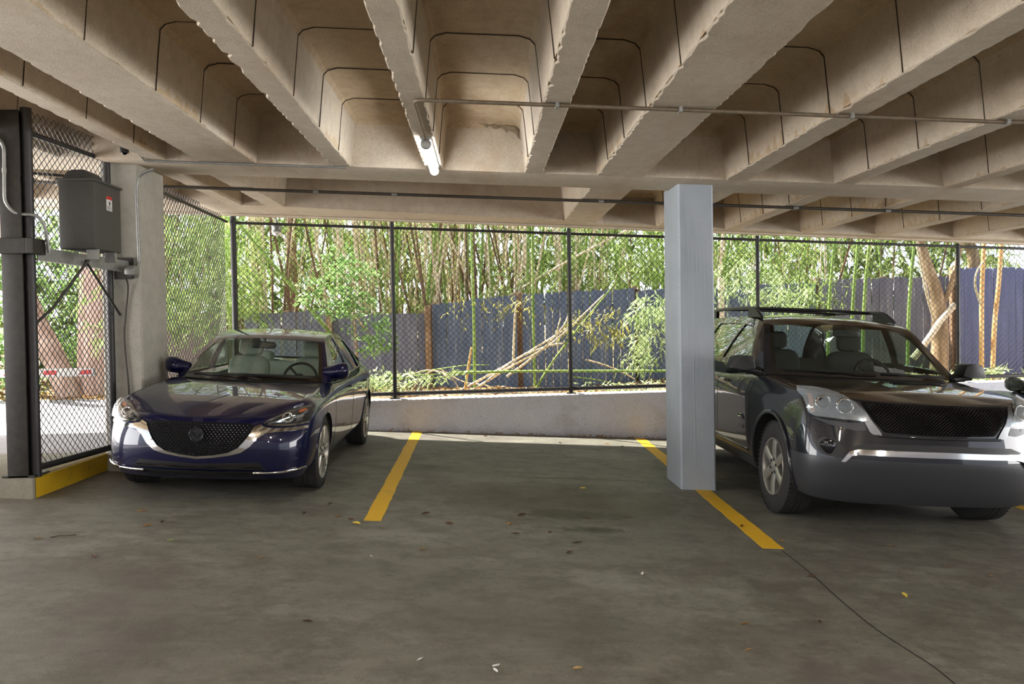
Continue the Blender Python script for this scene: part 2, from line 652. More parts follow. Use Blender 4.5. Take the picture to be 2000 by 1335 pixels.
column_grey = column(2.015, 2.385, 8.36, 9.03, M['column_paint'], 'square column painted pale grey between the free bay and the SUV')
for dx, za, zb_ in ((.06, 2.2, 2.95), (.10, 1.30, 2.55), (.15, .15, 2.70), (.19, .9, 2.3), (.23, 2.05, 2.62), (.27, 1.75, 2.2), (.155, .12, .62)):
    x = 2.015 + dx
    pts = [(x + rnd.uniform(-.002, .002), 8.361, za + (zb_ - za) * k / 6) for k in range(7)]
    MB().tube(pts, [.0035, .004, .003, .0045, .003, .004, .003], 6).obj('paint_run', M['column_paint'], column_grey, smooth=60)
column_raw = column(-3.80, -3.41, 8.32, 8.99, M['column_raw'], 'bare concrete column beside the sedan and the gate')

# ------------------------------------------------------------------ ceiling: slab, girder, joists, coffers
PAN = 0.49
GY0, GY1 = 8.05, 8.80                     # front girder
CXL, CXR = -10.0, 15.0


def sheared(x, y, z):
    """z is the height above the soffit plane"""
    return (x, y, cz(x) + z)


mb = MB()
mb.add([sheared(CXL, -9, PAN + .03), sheared(CXR, -9, PAN + .03), sheared(CXR, 13.2, PAN + .03), sheared(CXL, 12.3, PAN + .03),
        sheared(CXL, -9, PAN + .25), sheared(CXR, -9, PAN + .25), sheared(CXR, 13.2, PAN + .25), sheared(CXL, 12.3, PAN + .25)],
       [(3, 2, 1, 0), (4, 5, 6, 7), (0, 1, 5, 4), (1, 2, 6, 5), (2, 3, 7, 6), (3, 0, 4, 7)])
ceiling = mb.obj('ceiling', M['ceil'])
tag(ceiling, 'ribbed cast concrete deck ceiling with deep joists and pan-formed coffers', kind='structure')


def sbox(name, x0, x1, y0, y1, z0, z1, mat, nx=1, bev=0.012):
    m = MB()
    m.bbox(x0, y0, z0, x1, y1, z1, bev)
    m.v = [sheared(*p) for p in m.v]
    return m.obj(name, mat, ceiling, smooth=30)


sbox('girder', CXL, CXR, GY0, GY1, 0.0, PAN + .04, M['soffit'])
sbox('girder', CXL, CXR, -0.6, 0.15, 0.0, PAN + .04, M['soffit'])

# back edge beam, its inner face runs askew
near = [(-10, 11.0), (-2.6, 11.05), (1.15, 11.52), (1.75, 11.75), (3.4, 11.95), (8.4, 12.1), (15, 12.3)]
far = [(-10, 11.9), (-2.6, 12.04), (1.15, 12.12), (1.75, 12.15), (3.4, 12.24), (8.4, 12.47), (15, 12.8)]
mb = MB()
n = len(near)
vs = [sheared(x, y, 0) for x, y in near] + [sheared(x, y, 0) for x, y in far] + \
     [sheared(x, y, PAN + .04) for x, y in near] + [sheared(x, y, PAN + .04) for x, y in far]
fs = []
for i in range(n - 1):
    fs += [(i, i + 1, n + i + 1, n + i), (2 * n + i, 3 * n + i, 3 * n + i + 1, 2 * n + i + 1),
           (i, 2 * n + i, 2 * n + i + 1, i + 1), (n + i, n + i + 1, 3 * n + i + 1, 3 * n + i)]
fs += [(0, n, 3 * n, 2 * n), (n - 1, 2 * n + n - 1, 3 * n + n - 1, n + n - 1)]
mb.add(vs, fs).obj('edge_beam', M['soffit'], ceiling)
# drip lip under the outer edge
mb = MB()
vs = []
for x, y in far:
    vs += [sheared(x, y - 0.10, -0.004), sheared(x, y - 0.10, -0.03), sheared(x, y + 0.0, -0.03), sheared(x, y, 0.0)]
mb.add(vs, [(i * 4 + k, i * 4 + (k + 1) % 4, (i + 1) * 4 + (k + 1) % 4, (i + 1) * 4 + k) for i in range(n - 1) for k in range(4)])
mb.obj('drip_edge', M['soffit'], ceiling)


def joist(x0, x1, y0, y1):
    """tapered rib; chipped lower arrises"""
    tp = 0.035
    m = MB()
    ny = max(2, int((y1 - y0) / 0.05))
    vs = []
    for i in range(ny + 1):
        y = y0 + (y1 - y0) * i / ny
        a, b = max(0.004, 0.007 + rnd.gauss(0, 0.008)), max(0.004, 0.006 + rnd.gauss(0, 0.005))
        if rnd.random() < 0.10:
            a += rnd.random() * 0.02
        vs += [sheared(x0 + a, y, 0), sheared(x1 - b, y, 0), sheared(x1 + 0.002, y, b * 1.2), sheared(x1 + tp + .02, y, PAN + .05),
               sheared(x0 - tp - .02, y, PAN + .05), sheared(x0 - 0.002, y, a * 1.2)]
    fs = [(i * 6 + k, i * 6 + (k + 1) % 6, (i + 1) * 6 + (k + 1) % 6, (i + 1) * 6 + k) for i in range(ny) for k in range(6)]
    fs += [(5, 4, 3, 2, 1, 0), tuple(ny * 6 + k for k in range(6))]
    m.add(vs, fs)
    return m.obj('joist', M['soffit'], ceiling)


def coffer(x0, x1, y0, y1, z_in, inset, end=False):
    """one pan-formed segment between two joists: an upturned tray, open towards the next segment"""
    h = PAN - z_in
    tp = 0.035
    prof = [(x0 - 0.003 + inset, 0.010), (x0 + 0.012 + inset, h * 0.4), (x0 + tp + inset, h - 0.060), (x0 + tp + inset + 0.035, h - 0.022),
            (x0 + tp + inset + 0.11, h), (x1 - tp - inset - 0.11, h), (x1 - tp - inset - 0.035, h - 0.022),
            (x1 - tp - inset, h - 0.060), (x1 - 0.012 - inset, h * 0.4), (x1 + 0.003 - inset, 0.010)]
    rows = [(y0, 0.0), (y1, 0.0)]
    if end:
        rows = [(y0, 0.0)] + [(y1 - 0.10 + 0.10 * sin(a), 0.10 * (1 - cos(a))) for a in [0, .4, .8, 1.2, 1.5]]
    m = MB()
    vs = []
    for y, d in rows:
        for (x, z) in prof:
            vs.append(sheared(x, y, max(min(z, h - d), 0.01) if end else z))
    P = len(prof)
    fs = [(i * P + k, (i + 1) * P + k, (i + 1) * P + k + 1, i * P + k + 1) for i in range(len(rows) - 1) for k in range(P - 1)]
    # near lip: closes the step to the neighbour
    lip = [sheared(x, y0, z) for x, z in prof]
    out = [sheared(x + (0.02 if k >= P // 2 else -0.02), y0 + 0.005, z + 0.02) for k, (x, z) in enumerate(prof)]
    b = len(vs)
    vs += lip + out
    fs += [(b + k, b + k + 1, b + P + k + 1, b + P + k) for k in range(P - 1)]
    m.add(vs, fs)
    # open joint towards the next pan
    m.cur = 1
    m.tube([sheared(x + (.004 if k < P // 2 else -.004), y0, z - .004) for k, (x, z) in enumerate(prof)], .0042, 5)
    m.cur = 0
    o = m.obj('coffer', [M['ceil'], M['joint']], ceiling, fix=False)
    o.data.polygons.foreach_set('use_smooth', [True] * len(o.data.polygons))
    o.data.set_sharp_from_angle(angle=radians(28))
    return o


front = [(-9.0, -8.84), (-8.1, -7.94), (-7.2, -7.04), (-6.3, -6.14), (-5.15, -4.98), (-4.22, -4.05), (-3.21, -3.04), (-2.715, -2.17),
         (-1.445, -1.255), (-0.535, -0.37), (0.43, 0.61), (1.145, 1.60), (2.42, 2.63), (3.51, 3.71), (4.62, 4.79), (5.68, 5.86), (6.7, 6.88),
         (7.7, 7.88), (8.7, 8.88), (9.7, 9.88), (10.7, 10.88), (11.7, 11.9), (12.8, 13.0), (13.8, 14.0)]
seg_y = [1.65, 2.6, 3.58, 4.62, 5.60, 6.47, 7.32, GY0 + 0.01]
for i, (a, b) in enumerate(front):
    joist(a, b, 0.1, GY0 + 0.02)
    if i + 1 < len(front) and front[i + 1][0] < 9.5 and a > -6.5:
        c = front[i + 1][0]
        for k in range(len(seg_y) - 1):
            if k < 2 and not (-3 < b < 6):
                continue
            z = 0.012 + rnd.random() * 0.005
            coffer(b, c, seg_y[k], seg_y[k + 1], z, 0.003 + rnd.random() * 0.003, end=(k == len(seg_y) - 2))
back = [(-9.0, -8.84), (-8.0, -7.84), (-7.0, -6.84), (-6.0, -5.84), (-5.0, -4.84), (-4.2, -4.02), (-3.37, -3.18), (-2.86, -2.62),
        (1.17, 1.63), (2.53, 2.74), (3.58, 3.77), (4.72, 4.90), (5.86, 6.05), (7.07, 7.25), (8.3, 8.48), (9.5, 9.7), (10.7, 10.9), (12, 12.2), (13.3, 13.5)]


def near_y(x):
    for (xa, ya), (xb, yb) in zip(near[:-1], near[1:]):
        if xa <= x <= xb:
            return ya + (yb - ya) * (x - xa) / (xb - xa)
    return 12


for i, (a, b) in enumerate(back):
    joist(a, b, GY1 - 0.02, near_y(a) + 0.02)
    if i + 1 < len(back) and a > 1 and back[i + 1][0] < 10:
        c = back[i + 1][0]
        ye = near_y(b)
        ss = [GY1, GY1 + 0.62, GY1 + 1.5, GY1 + 2.4, ye + 0.01]
        for k in range(4):
            coffer(b, c, ss[k], ss[k + 1], 0.012 + rnd.random() * 0.005, 0.003 + rnd.random() * .003, end=(k == 3))

# unseen wall added far behind the camera to close off light from the rear
rw = MB().box(-10, -9.3, -1, 15, -9.1, 4.1).obj('wall_rear_blocker', M['parapet'])
tag(rw, 'added concrete wall behind the viewpoint blocking light from the rear', kind='structure')
# ------------------------------------------------------------------ car materials
def car_paint(name, col, flake, rough=0.32):
    t = NT(name)
    v = t.obj()
    vo = t.n('TexVoronoi', i_Vector=v, i_Scale=900.0)
    c = t.mix(t.ramp(vo.outputs['Distance'], [(0.0, (0.5, 0.5, 0.5, 1)), (0.4, (0, 0, 0, 1))]), col, flake)
    p = t.bsdf(i_Base_Color=c, i_Roughness=rough, i_Metallic=0.12)
    p.inputs['Specular IOR Level'].default_value = 0.15
    p.inputs['Coat Weight'].default_value = 1.0
    p.inputs['Coat Roughness'].default_value = 0.015
    p.inputs['Coat IOR'].default_value = 1.5
    return t.m


def thin_glass(name, tint, refl=1.0, rough=0.0):
    t = NT(name)
    tr = t.n('BsdfTransparent', i_Color=tint)
    gl = t.n('BsdfGlossy', i_Color=(1, 1, 1, 1), i_Roughness=rough)
    lw = t.n('LayerWeight', i_Blend=0.5)
    p5 = t.n('Math', operation='POWER', i_0=lw.outputs['Facing'], i_1=5.0)
    sc = t.n('Math', operation='MULTIPLY_ADD', i_0=p5.outputs[0], i_1=0.92, i_2=0.045)
    mu = t.n('Math', operation='MULTIPLY', i_0=sc.outputs[0], i_1=refl)
    mx = t.n('MixShader', i_0=mu.outputs[0])
    t.l(tr.outputs[0], mx.inputs[1])
    t.l(gl.outputs[0], mx.inputs[2])
    t.l(mx.outputs[0], t.out.inputs[0])
    return t.m


M['navy'] = car_paint('deep_blue_car_paint', srgb(5, 8, 46), srgb(20, 42, 150))
M['carbon'] = car_paint('dark_grey_car_paint', srgb(28, 30, 36), srgb(80, 86, 98))
M['greygreen'] = car_paint('grey_green_car_paint', srgb(96, 108, 106), srgb(150, 160, 156))
M['glass'] = thin_glass('windscreen_glass', (0.80, 0.90, 0.85, 1), 1.2)
M['glass_dark'] = thin_glass('privacy_glass', (0.22, 0.25, 0.23, 1), 1.6)
M['glass_side'] = thin_glass('side_glass', (0.74, 0.82, 0.77, 1), 1.5)
def hazy_glass(name, tint, haze, amount):
    m = thin_glass(name, tint, 1.4, .05)
    t = m.node_tree
    mx = [n for n in t.nodes if n.type == 'MIX_SHADER'][0]
    out = [n for n in t.nodes if n.type == 'OUTPUT_MATERIAL'][0]
    df = t.nodes.new('ShaderNodeBsdfDiffuse')
    df.inputs[0].default_value = haze
    m2 = t.nodes.new('ShaderNodeMixShader')
    m2.inputs[0].default_value = amount
    t.links.new(mx.outputs[0], m2.inputs[1])
    t.links.new(df.outputs[0], m2.inputs[2])
    t.links.new(m2.outputs[0], out.inputs[0])
    return m


M['lens_clear_haze'] = hazy_glass('hazy_clear_lens', (0.90, 0.93, 0.95, 1), srgb(214, 222, 226), .16)
M['lens'] = thin_glass('clear_lamp_lens', (0.93, 0.95, 0.96, 1), 1.3)
M['lens_hazy'] = plain('hazy_lamp_lens', srgb(196, 204, 206), 0.25, coat=0.6)
M['chrome'] = plain('chrome_trim', srgb(205, 204, 200), 0.10, 1.0)
M['satin'] = plain('satin_silver', srgb(128, 130, 132), 0.34, 0.85)
M['alloy'] = plain('alloy_wheel_silver', srgb(186, 184, 176), 0.32, 0.75)
M['alloy_dark'] = plain('wheel_barrel_dark', srgb(52, 52, 52), 0.45, 0.6)
M['matt_black'] = plain('grille_backing', srgb(9, 9, 10), 0.7, spec=0.2)
M['gloss_black'] = plain('gloss_black', srgb(10, 10, 12), 0.12, coat=0.8)
M['trim_black'] = plain('black_trim', srgb(24, 24, 25), 0.45)
M['trim_grey'] = plain('dark_grey_moulded_plastic', srgb(58, 60, 64), 0.38, 0.1)
M['amber'] = plain('amber_lens', srgb(214, 92, 30), 0.2, coat=0.5)
M['reflector'] = plain('lamp_reflector', srgb(150, 154, 158), 0.16, 0.85)
M['reflector_dark'] = plain('lamp_bezel_dark', srgb(58, 60, 64), 0.2, 0.6)
M['seat_light'] = plain('light_grey_upholstery', srgb(176, 178, 168), 0.8, var=0.06)
M['seat_dark'] = plain('charcoal_upholstery', srgb(54, 54, 54), 0.8, var=0.1)
M['cabin'] = plain('cabin_plastic', srgb(46, 46, 46), 0.7)
M['well'] = plain('wheel_well_black', srgb(12, 12, 12), 0.9)
M['seam'] = plain('panel_gap', srgb(6, 6, 8), 0.9)


# ------------------------------------------------------------------ car building tools
def pt_in_poly(x, y, poly):
    ins = False
    n = len(poly)
    for i in range(n):
        x1, y1 = poly[i]
        x2, y2 = poly[i - 1]
        if (y1 > y) != (y2 > y) and x < (x2 - x1) * (y - y1) / (y2 - y1) + x1:
            ins = not ins
    return ins


def densify(poly, step, closed=True):
    out = []
    n = len(poly)
    for i in range(n if closed else n - 1):
        a, b = poly[i], poly[(i + 1) % n]
        k = max(1, int(math.hypot(b[0] - a[0], b[1] - a[1]) / step))
        out += [(a[0] + (b[0] - a[0]) * j / k, a[1] + (b[1] - a[1]) * j / k) for j in range(k)]
    if not closed:
        out.append(poly[-1])
    return out


def triangulate(outline, holes=(), step=0.03):
    """2D constrained triangulation; returns points, triangles"""
    loops = [densify(outline, step)] + [densify(h, step) for h in holes]
    vs, es = [], []
    for lp in loops:
        b = len(vs)
        vs += [Vector(p) for p in lp]
        es += [(b + i, b + (i + 1) % len(lp)) for i in range(len(lp))]
    xs = [p[0] for p in outline]
    ys = [p[1] for p in outline]
    nx, ny = int((max(xs) - min(xs)) / step), int((max(ys) - min(ys)) / step)
    for i in range(1, nx + 1):
        for j in range(1, ny + 1):
            x, y = min(xs) + i * step + (j % 2) * step * .5, min(ys) + j * step
            if pt_in_poly(x, y, outline) and not any(pt_in_poly(x, y, h) for h in holes):
                vs.append(Vector((x, y)))
    V, E, F, _, _, _ = delaunay_2d_cdt(vs, es, [], 0, 1e-6)
    tris = []
    for f in F:
        c = sum((V[i] for i in f), Vector((0, 0))) / len(f)
        if pt_in_poly(c.x, c.y, outline) and not any(pt_in_poly(c.x, c.y, h) for h in holes):
            tris.append(tuple(f))
    return V, tris


AX = {'front': (Vector((0, 1, 0)), lambda a, b: Vector((a, -9, b))),
      'right': (Vector((-1, 0, 0)), lambda a, b: Vector((9, a, b))),      # side at +x, (a, b) = (y, z)
      'left': (Vector((1, 0, 0)), lambda a, b: Vector((-9, a, b))),
      'top': (Vector((0, 0, -1)), lambda a, b: Vector((a, b, 9)))}


class Surf:
    """a body surface that outlines can be laid on"""

    def __init__(s, meshes):
        vs, fs = [], []
        for me in meshes:
            b = len(vs)
            vs += [v.co.copy() for v in me.vertices]
            fs += [tuple(b + i for i in p.vertices) for p in me.polygons]
        s.bvh = BVHTree.FromPolygons(vs, fs)

    def hit(s, a, b, axis):
        d, org = AX[axis]
        o = org(a, b)
        h, n, i, _ = s.bvh.ray_cast(o, d)
        if h is None:
            # slide inwards until the ray meets the surface
            for k in range(1, 6):
                o2 = o.copy()
                if axis == 'front':
                    o2.x *= 1 - 0.006 * k
                elif axis == 'top':
                    o2.x *= 1 - 0.006 * k
                else:
                    o2.z -= 0.006 * k
                h, n, i, _ = s.bvh.ray_cast(o2, d)
                if h is not None:
                    break
            if h is None:
                g = {'front': Vector((a, -.8, b)), 'right': Vector((.8, a, b)), 'left': Vector((-.8, a, b)), 'top': Vector((a, b, 1.0))}[axis]
                h, n, i, _ = s.bvh.find_nearest(g)
                if h is None:
                    return None, None
        if n.dot(d) > 0:
            n = -n
        return h, n

    def shell(s, outline, axis, off=0.004, thick=0.02, step=0.03, holes=(), mb=None, dirn=False):
        V, T = triangulate(outline, holes, step)
        d = AX[axis][0]
        outer, inner, ok = [], [], []
        last = None
        for p in V:
            h, n = s.hit(p.x, p.y, axis)
            if h is None:
                h, n = last if last else (Vector((p.x, 0, p.y)), -d)
            last = (h, n)
            m = (-d if dirn else (n * 0.6 - d * 0.4).normalized())
            outer.append(h + m * off)
            inner.append(h + m * (off - thick))
        mb = mb or MB()
        N = len(outer)
        fs = [t for t in T] + [tuple(N + i for i in t[::-1]) for t in T]
        cnt = {}
        for t in T:
            for i in range(len(t)):
                a, b = t[i], t[(i + 1) % len(t)]
                cnt[(a, b)] = 1
        for (a, b) in list(cnt):
            if (b, a) not in cnt:
                fs.append((a, N + a, N + b, b))
        mb.add(outer + inner, fs)
        return mb

    def path(s, pts2d, axis, off=0.0, step=0.04, closed=False):
        out = []
        for p in densify(pts2d, step, closed):
            h, n = s.hit(p[0], p[1], axis)
            if h is not None:
                out.append(h + n * off)
        return out


def smooth2d(ctrl, n=6, closed=False):
    if closed:
        N = len(ctrl)
        out = []
        for i in range(N):
            p0, p1, p2, p3 = [Vector(ctrl[(i + k) % N]) for k in (-1, 0, 1, 2)]
            for k in range(n):
                t = k / n
                q = 0.5 * ((2 * p1) + (p2 - p0) * t + (2 * p0 - 5 * p1 + 4 * p2 - p3) * t * t + (3 * p1 - p0 - 3 * p2 + p3) * t ** 3)
                out.append((q.x, q.y))
        return out
    return [(p.x, p.y) for p in curve_pts([(a, b, 0) for a, b in ctrl], n)]


def mir(poly):
    return [(-a, b) for a, b in poly][::-1]


def eval_mesh(o):
    dg = bpy.context.evaluated_depsgraph_get()
    dg.update()
    return bpy.data.meshes.new_from_object(o.evaluated_get(dg))


def car_hull(spec, subdiv=2):
    """closed lower body from feature lines; returns a bpy mesh. spec['lines'][l][s] = (x, y, z), spec['rows'][r] = [(x, y, z) x 3]"""
    L = spec['lines']
    nl, ns = len(L), len(L[0])
    bm = bmesh.new()
    cr = bm.edges.layers.float.new('crease_edge')
    ring = {}
    for l in range(nl):
        for s_, (x, y, z) in enumerate(L[l]):
            v = bm.verts.new((x, y, z))
            ring[(l, s_, 1)] = v
            ring[(l, s_, -1)] = v if abs(x) < 1e-6 else bm.verts.new((-x, y, z))

    def face(*vs):
        u = []
        for v in vs:
            if v not in u:
                u.append(v)
        if len(u) >= 3:
            try:
                bm.faces.new(u)
            except ValueError:
                pass
    for sg in (1, -1):
        for l in range(nl - 1):
            for s_ in range(ns - 1):
                face(ring[(l, s_, sg)], ring[(l, s_ + 1, sg)], ring[(l + 1, s_ + 1, sg)], ring[(l + 1, s_, sg)])
    # bottom
    lp = [ring[(0, s_, 1)] for s_ in range(ns)] + [ring[(0, s_, -1)] for s_ in range(ns - 2, 0, -1)]
    inner = [bm.verts.new((v.co.x * 0.8, v.co.y * 0.93 + 0.1, v.co.z + 0.0)) for v in lp]
    for i in range(len(lp)):
        j = (i + 1) % len(lp)
        face(lp[i], lp[j], inner[j], inner[i])
    face(*inner)
    # top grid
    rows = spec['rows']
    top = nl - 1
    for sg in (1, -1):
        grid = [[ring[(top, c, sg)] for c in range(4)]]
        for r, row in enumerate(rows):
            g = []
            for c, (x, y, z) in enumerate(row):
                key = ('t', r, c, sg if abs(x) > 1e-6 else 1)
                if key not in ring:
                    ring[key] = bm.verts.new((x * sg, y, z))
                g.append(ring[key])
            g.append(ring[(top, 4 + r, sg)])
            grid.append(g)
        grid.append([ring[(top, ns - 1 - c, sg)] for c in range(4)])
        for a, b in zip(grid[:-1], grid[1:]):
            for c in range(3):
                face(a[c], a[c + 1], b[c + 1], b[c])
    bm.normal_update()
    bmesh.ops.recalc_face_normals(bm, faces=bm.faces[:])
    # creases along chosen feature lines
    for (l, s0, s1, w) in spec.get('creases', []):
        for s_ in range(s0, s1):
            for sg in (1, -1):
                e = bm.edges.get((ring[(l, s_, sg)], ring[(l, s_ + 1, sg)]))
                if e:
                    e[cr] = w
    for i in range(len(lp)):
        e = bm.edges.get((lp[i], lp[(i + 1) % len(lp)]))
        if e:
            e[cr] = 0.6
    me = bpy.data.meshes.new('hull')
    bm.to_mesh(me)
    bm.free()
    o = bpy.data.objects.new('hull', me)
    COL.objects.link(o)
    md = o.modifiers.new('s', 'SUBSURF')
    md.levels = md.render_levels = subdiv
    me2 = eval_mesh(o)
    bpy.data.objects.remove(o)
    return me2


def cut_wells(me, wells):
    """wells: (y, z, radius, x_in); cylindrical wheel housings cut out of both sides"""
    o = bpy.data.objects.new('hull', me)
    COL.objects.link(o)
    me.materials.clear()
    me.materials.append(M['seam'])
    me.materials.append(M['well'])
    me.polygons.foreach_set('material_index', [0] * len(me.polygons))
    cut = MB()
    for (y, z, r, xi) in wells:
        for sg in (1, -1):
            cut.lathe([(xi * sg, r), (1.6 * sg, r)], 'X', 48, (0, y, z))
    cm = cut.mesh('cut', [M['seam'], M['well']])
    cm.polygons.foreach_set('material_index', [1] * len(cm.polygons))
    co = bpy.data.objects.new('cut', cm)
    COL.objects.link(co)
    md = o.modifiers.new('b', 'BOOLEAN')
    md.operation = 'DIFFERENCE'
    md.solver = 'EXACT'
    md.object = co
    me2 = eval_mesh(o)
    bpy.data.objects.remove(o)
    bpy.data.objects.remove(co)
    return me2


def grid_surface(lines, n_u, n_v):
    """lines: list of control curves (same count); Catmull-Rom in both directions -> 2D list of points"""
    cur = [curve_pts(l, n_u) for l in lines]
    out = []
    for i in range(len(cur[0])):
        out.append(curve_pts([c[i] for c in cur], n_v))
    return out


def wheel_rim(n_sp, R, w, twin, spoke_w, mbx):
    """spokes and lip; axis along x, outer face at x=0, inward is -x"""
    mbx.lathe([(-w, R * 0.97), (-0.004, R), (0.004, R * 0.985), (0.0, R * 0.945), (-0.02, R * 0.925), (-w * .95, R * 0.90)], 'X', 48)
    for k in range(n_sp):
        a = 2 * pi * k / n_sp + pi / 2
        for t in ((-1, 1) if twin else (0,)):
            da = t * twin
            r0, r1 = R * 0.16, R * 0.955
            a0, a1 = a + da * 0.45, a + da
            wd0, wd1 = spoke_w * (0.8 if twin else 1.0), spoke_w * (1.0 if twin else 1.12)
            vs = []
            for (r, an, wd, x) in ((r0, a0, wd0, -0.012), ((r0 + r1) / 2, (a0 + a1) / 2, (wd0 + wd1) / 2 * .92, -0.002), (r1, a1, wd1, -0.004)):
                c = Vector((0, cos(an) * r, sin(an) * r))
                tg = Vector((0, -sin(an), cos(an)))
                vs += [c + tg * wd / 2 + Vector((x - 0.008, 0, 0)), c + tg * wd * .28 + Vector((x + .004, 0, 0)), c - tg * wd * .28 + Vector((x + .004, 0, 0)),
                       c - tg * wd / 2 + Vector((x - 0.008, 0, 0)), c - tg * wd / 2 + Vector((x - 0.05, 0, 0)), c + tg * wd / 2 + Vector((x - 0.05, 0, 0))]
            fs = []
            for i in range(2):
                for j in range(6):
                    fs.append((i * 6 + j, i * 6 + (j + 1) % 6, (i + 1) * 6 + (j + 1) % 6, (i + 1) * 6 + j))
            fs += [(5, 4, 3, 2, 1, 0), (12, 13, 14, 15, 16, 17)]
            mbx.add(vs, fs)
    mbx.lathe([(-0.06, R * 0.22), (-0.012, R * 0.21), (-0.002, R * 0.15), (0.004, 0.001)], 'X', 24)
    return mbx


def add_wheel(car, y, x, sg, R, rimR, w, n_sp, twin, spoke_w, lugs=5):
    t = MB()
    pr = [(-w, rimR * 0.98), (-w, R * 0.93), (-w * 0.93, R * 0.985), (-w * .8, R), (-w * .62, R), (-w * .60, R - .006), (-w * .58, R), (-w * .42, R), (-w * .40, R - .006), (-w * .38, R),
          (-w * 0.2, R), (-w * 0.07, R * 0.985), (-0.008, R * 0.93), (0.006, R * 0.83), (0.004, rimR * 1.06), (-0.008, rimR * 0.99)]
    t.lathe(pr, 'X', 56, closed=True)
    # tread blocks on the shoulder
    for k in range(60):
        a = 2 * pi * k / 60
        c, s_ = cos(a), sin(a)
        m4 = Matrix(((1, 0, 0, 0), (0, c, -s_, 0), (0, s_, c, 0), (0, 0, 0, 1)))
        t.box(-w * 0.22, -0.011, R * 0.972, -w * 0.02, 0.011, R * 0.998, m4)
    tire = t.obj('tire', M['rubber'], car, smooth=35, loc=(x * sg, y, R))
    r = wheel_rim(n_sp, rimR, w * .85, twin, spoke_w, MB())
    rim = r.obj('rim', M['alloy'], car, smooth=40, loc=(x * sg, y, R))
    b = MB().lathe([(-w * .7, rimR * .88), (-w * .72, rimR * .3), (-0.09, rimR * .28), (-0.09, rimR * .62), (-0.075, rimR * .62), (-0.075, 0.001)], 'X', 32)
    brake = b.obj('brake_disc', M['alloy_dark'], car, smooth=40, loc=(x * sg, y, R))
    l = MB()
    for k in range(lugs):
        a = 2 * pi * k / lugs + .3
        l.lathe([(-0.02, 0.013), (0.0, 0.013), (0.002, 0.001)], 'X', 8, (0, cos(a) * rimR * .2 * 1.3, sin(a) * rimR * .2 * 1.3))
    lug = l.obj('lug_nuts', M['alloy_dark'], car, loc=(x * sg, y, R))
    lug['kind'] = 'stuff'
    for o in (tire, rim, brake, lug):
        if sg < 0:
            o.rotation_euler = (0, 0, pi)
    return tire


def rbox(mb, c, size, r=0.3, rot=None, n=2):
    """soft cushion-like box: cube subdivided towards a rounded form"""
    bm = bmesh.new()
    bmesh.ops.create_cube(bm, size=1)
    bmesh.ops.bevel(bm, geom=bm.edges[:], offset=r * 0.5, segments=3, affect='EDGES', profile=0.5)
    mt = Matrix.Translation(c) @ (rot.to_matrix().to_4x4() if rot is not None else Matrix.Identity(4)) @ Matrix.Diagonal((*size, 1))
    return mb.bm(bm, mt)


def seat(car, x, y, zb, mat, w=0.50, hgt=0.62, lean=0.22, head=True, name='seat', head_w=0.26):
    s_ = MB()
    rbox(s_, (x, y - 0.22, zb), (w, 0.52, 0.18), .35)
    rt = Euler((-lean, 0, 0))
    rbox(s_, (x, y + 0.10, zb + hgt / 2), (w, 0.15, hgt), .4, rt)
    o = s_.obj(name, mat, car, smooth=60)
    if head:
        h = MB()
        off = hgt + 0.10
        rbox(h, (x, y + 0.10 + sin(lean) * hgt * .62, zb + off), (head_w, 0.10, 0.19), .5, rt)
        for q in (-.06, .06):
            h.tube([(x + q, y + 0.09 + sin(lean) * hgt * .5, zb + hgt - .04), (x + q, y + 0.10 + sin(lean) * hgt * .6, zb + off - .04)], 0.007, 6)
        h.obj('headrest', mat, o, smooth=60)
    return o


def split_panels(me, mats, cuts, classify):
    """cuts: planes (co, no, test) that slice faces for which test(center) holds; classify(center, normal, mat) -> key; returns {key: mesh}"""
    bm = bmesh.new()
    bm.from_mesh(me)
    for co, no, test in cuts:
        fs = [f for f in bm.faces if test(f.calc_center_median())]
        geom = list({v for f in fs for v in f.verts}) + list({e for f in fs for e in f.edges}) + fs
        bmesh.ops.bisect_plane(bm, geom=geom, dist=1e-5, plane_co=co, plane_no=no)
    bm.normal_update()
    groups = {}
    for f in bm.faces:
        groups.setdefault(classify(f.calc_center_median(), f.normal, f.material_index), []).append(f)
    vnorm = {v: v.normal.copy() for v in bm.verts}
    out = {}
    for key, fl in groups.items():
        idx, vs, fs, mi, nn = {}, [], [], [], []
        for f in fl:
            q = []
            for v in f.verts:
                if v not in idx:
                    idx[v] = len(vs)
                    vs.append(v.co.copy())
                    nn.append(vnorm[v])
                q.append(idx[v])
            fs.append(q)
            mi.append(f.material_index)
        m2 = bpy.data.meshes.new(key)
        m2.from_pydata(vs, [], fs)
        for m in mats:
            m2.materials.append(m)
        m2.polygons.foreach_set('material_index', mi)
        m2.polygons.foreach_set('use_smooth', [True] * len(fs))
        m2.set_sharp_from_angle(angle=radians(48))
        m2.update()
        out[key] = m2
    bm.free()
    return out


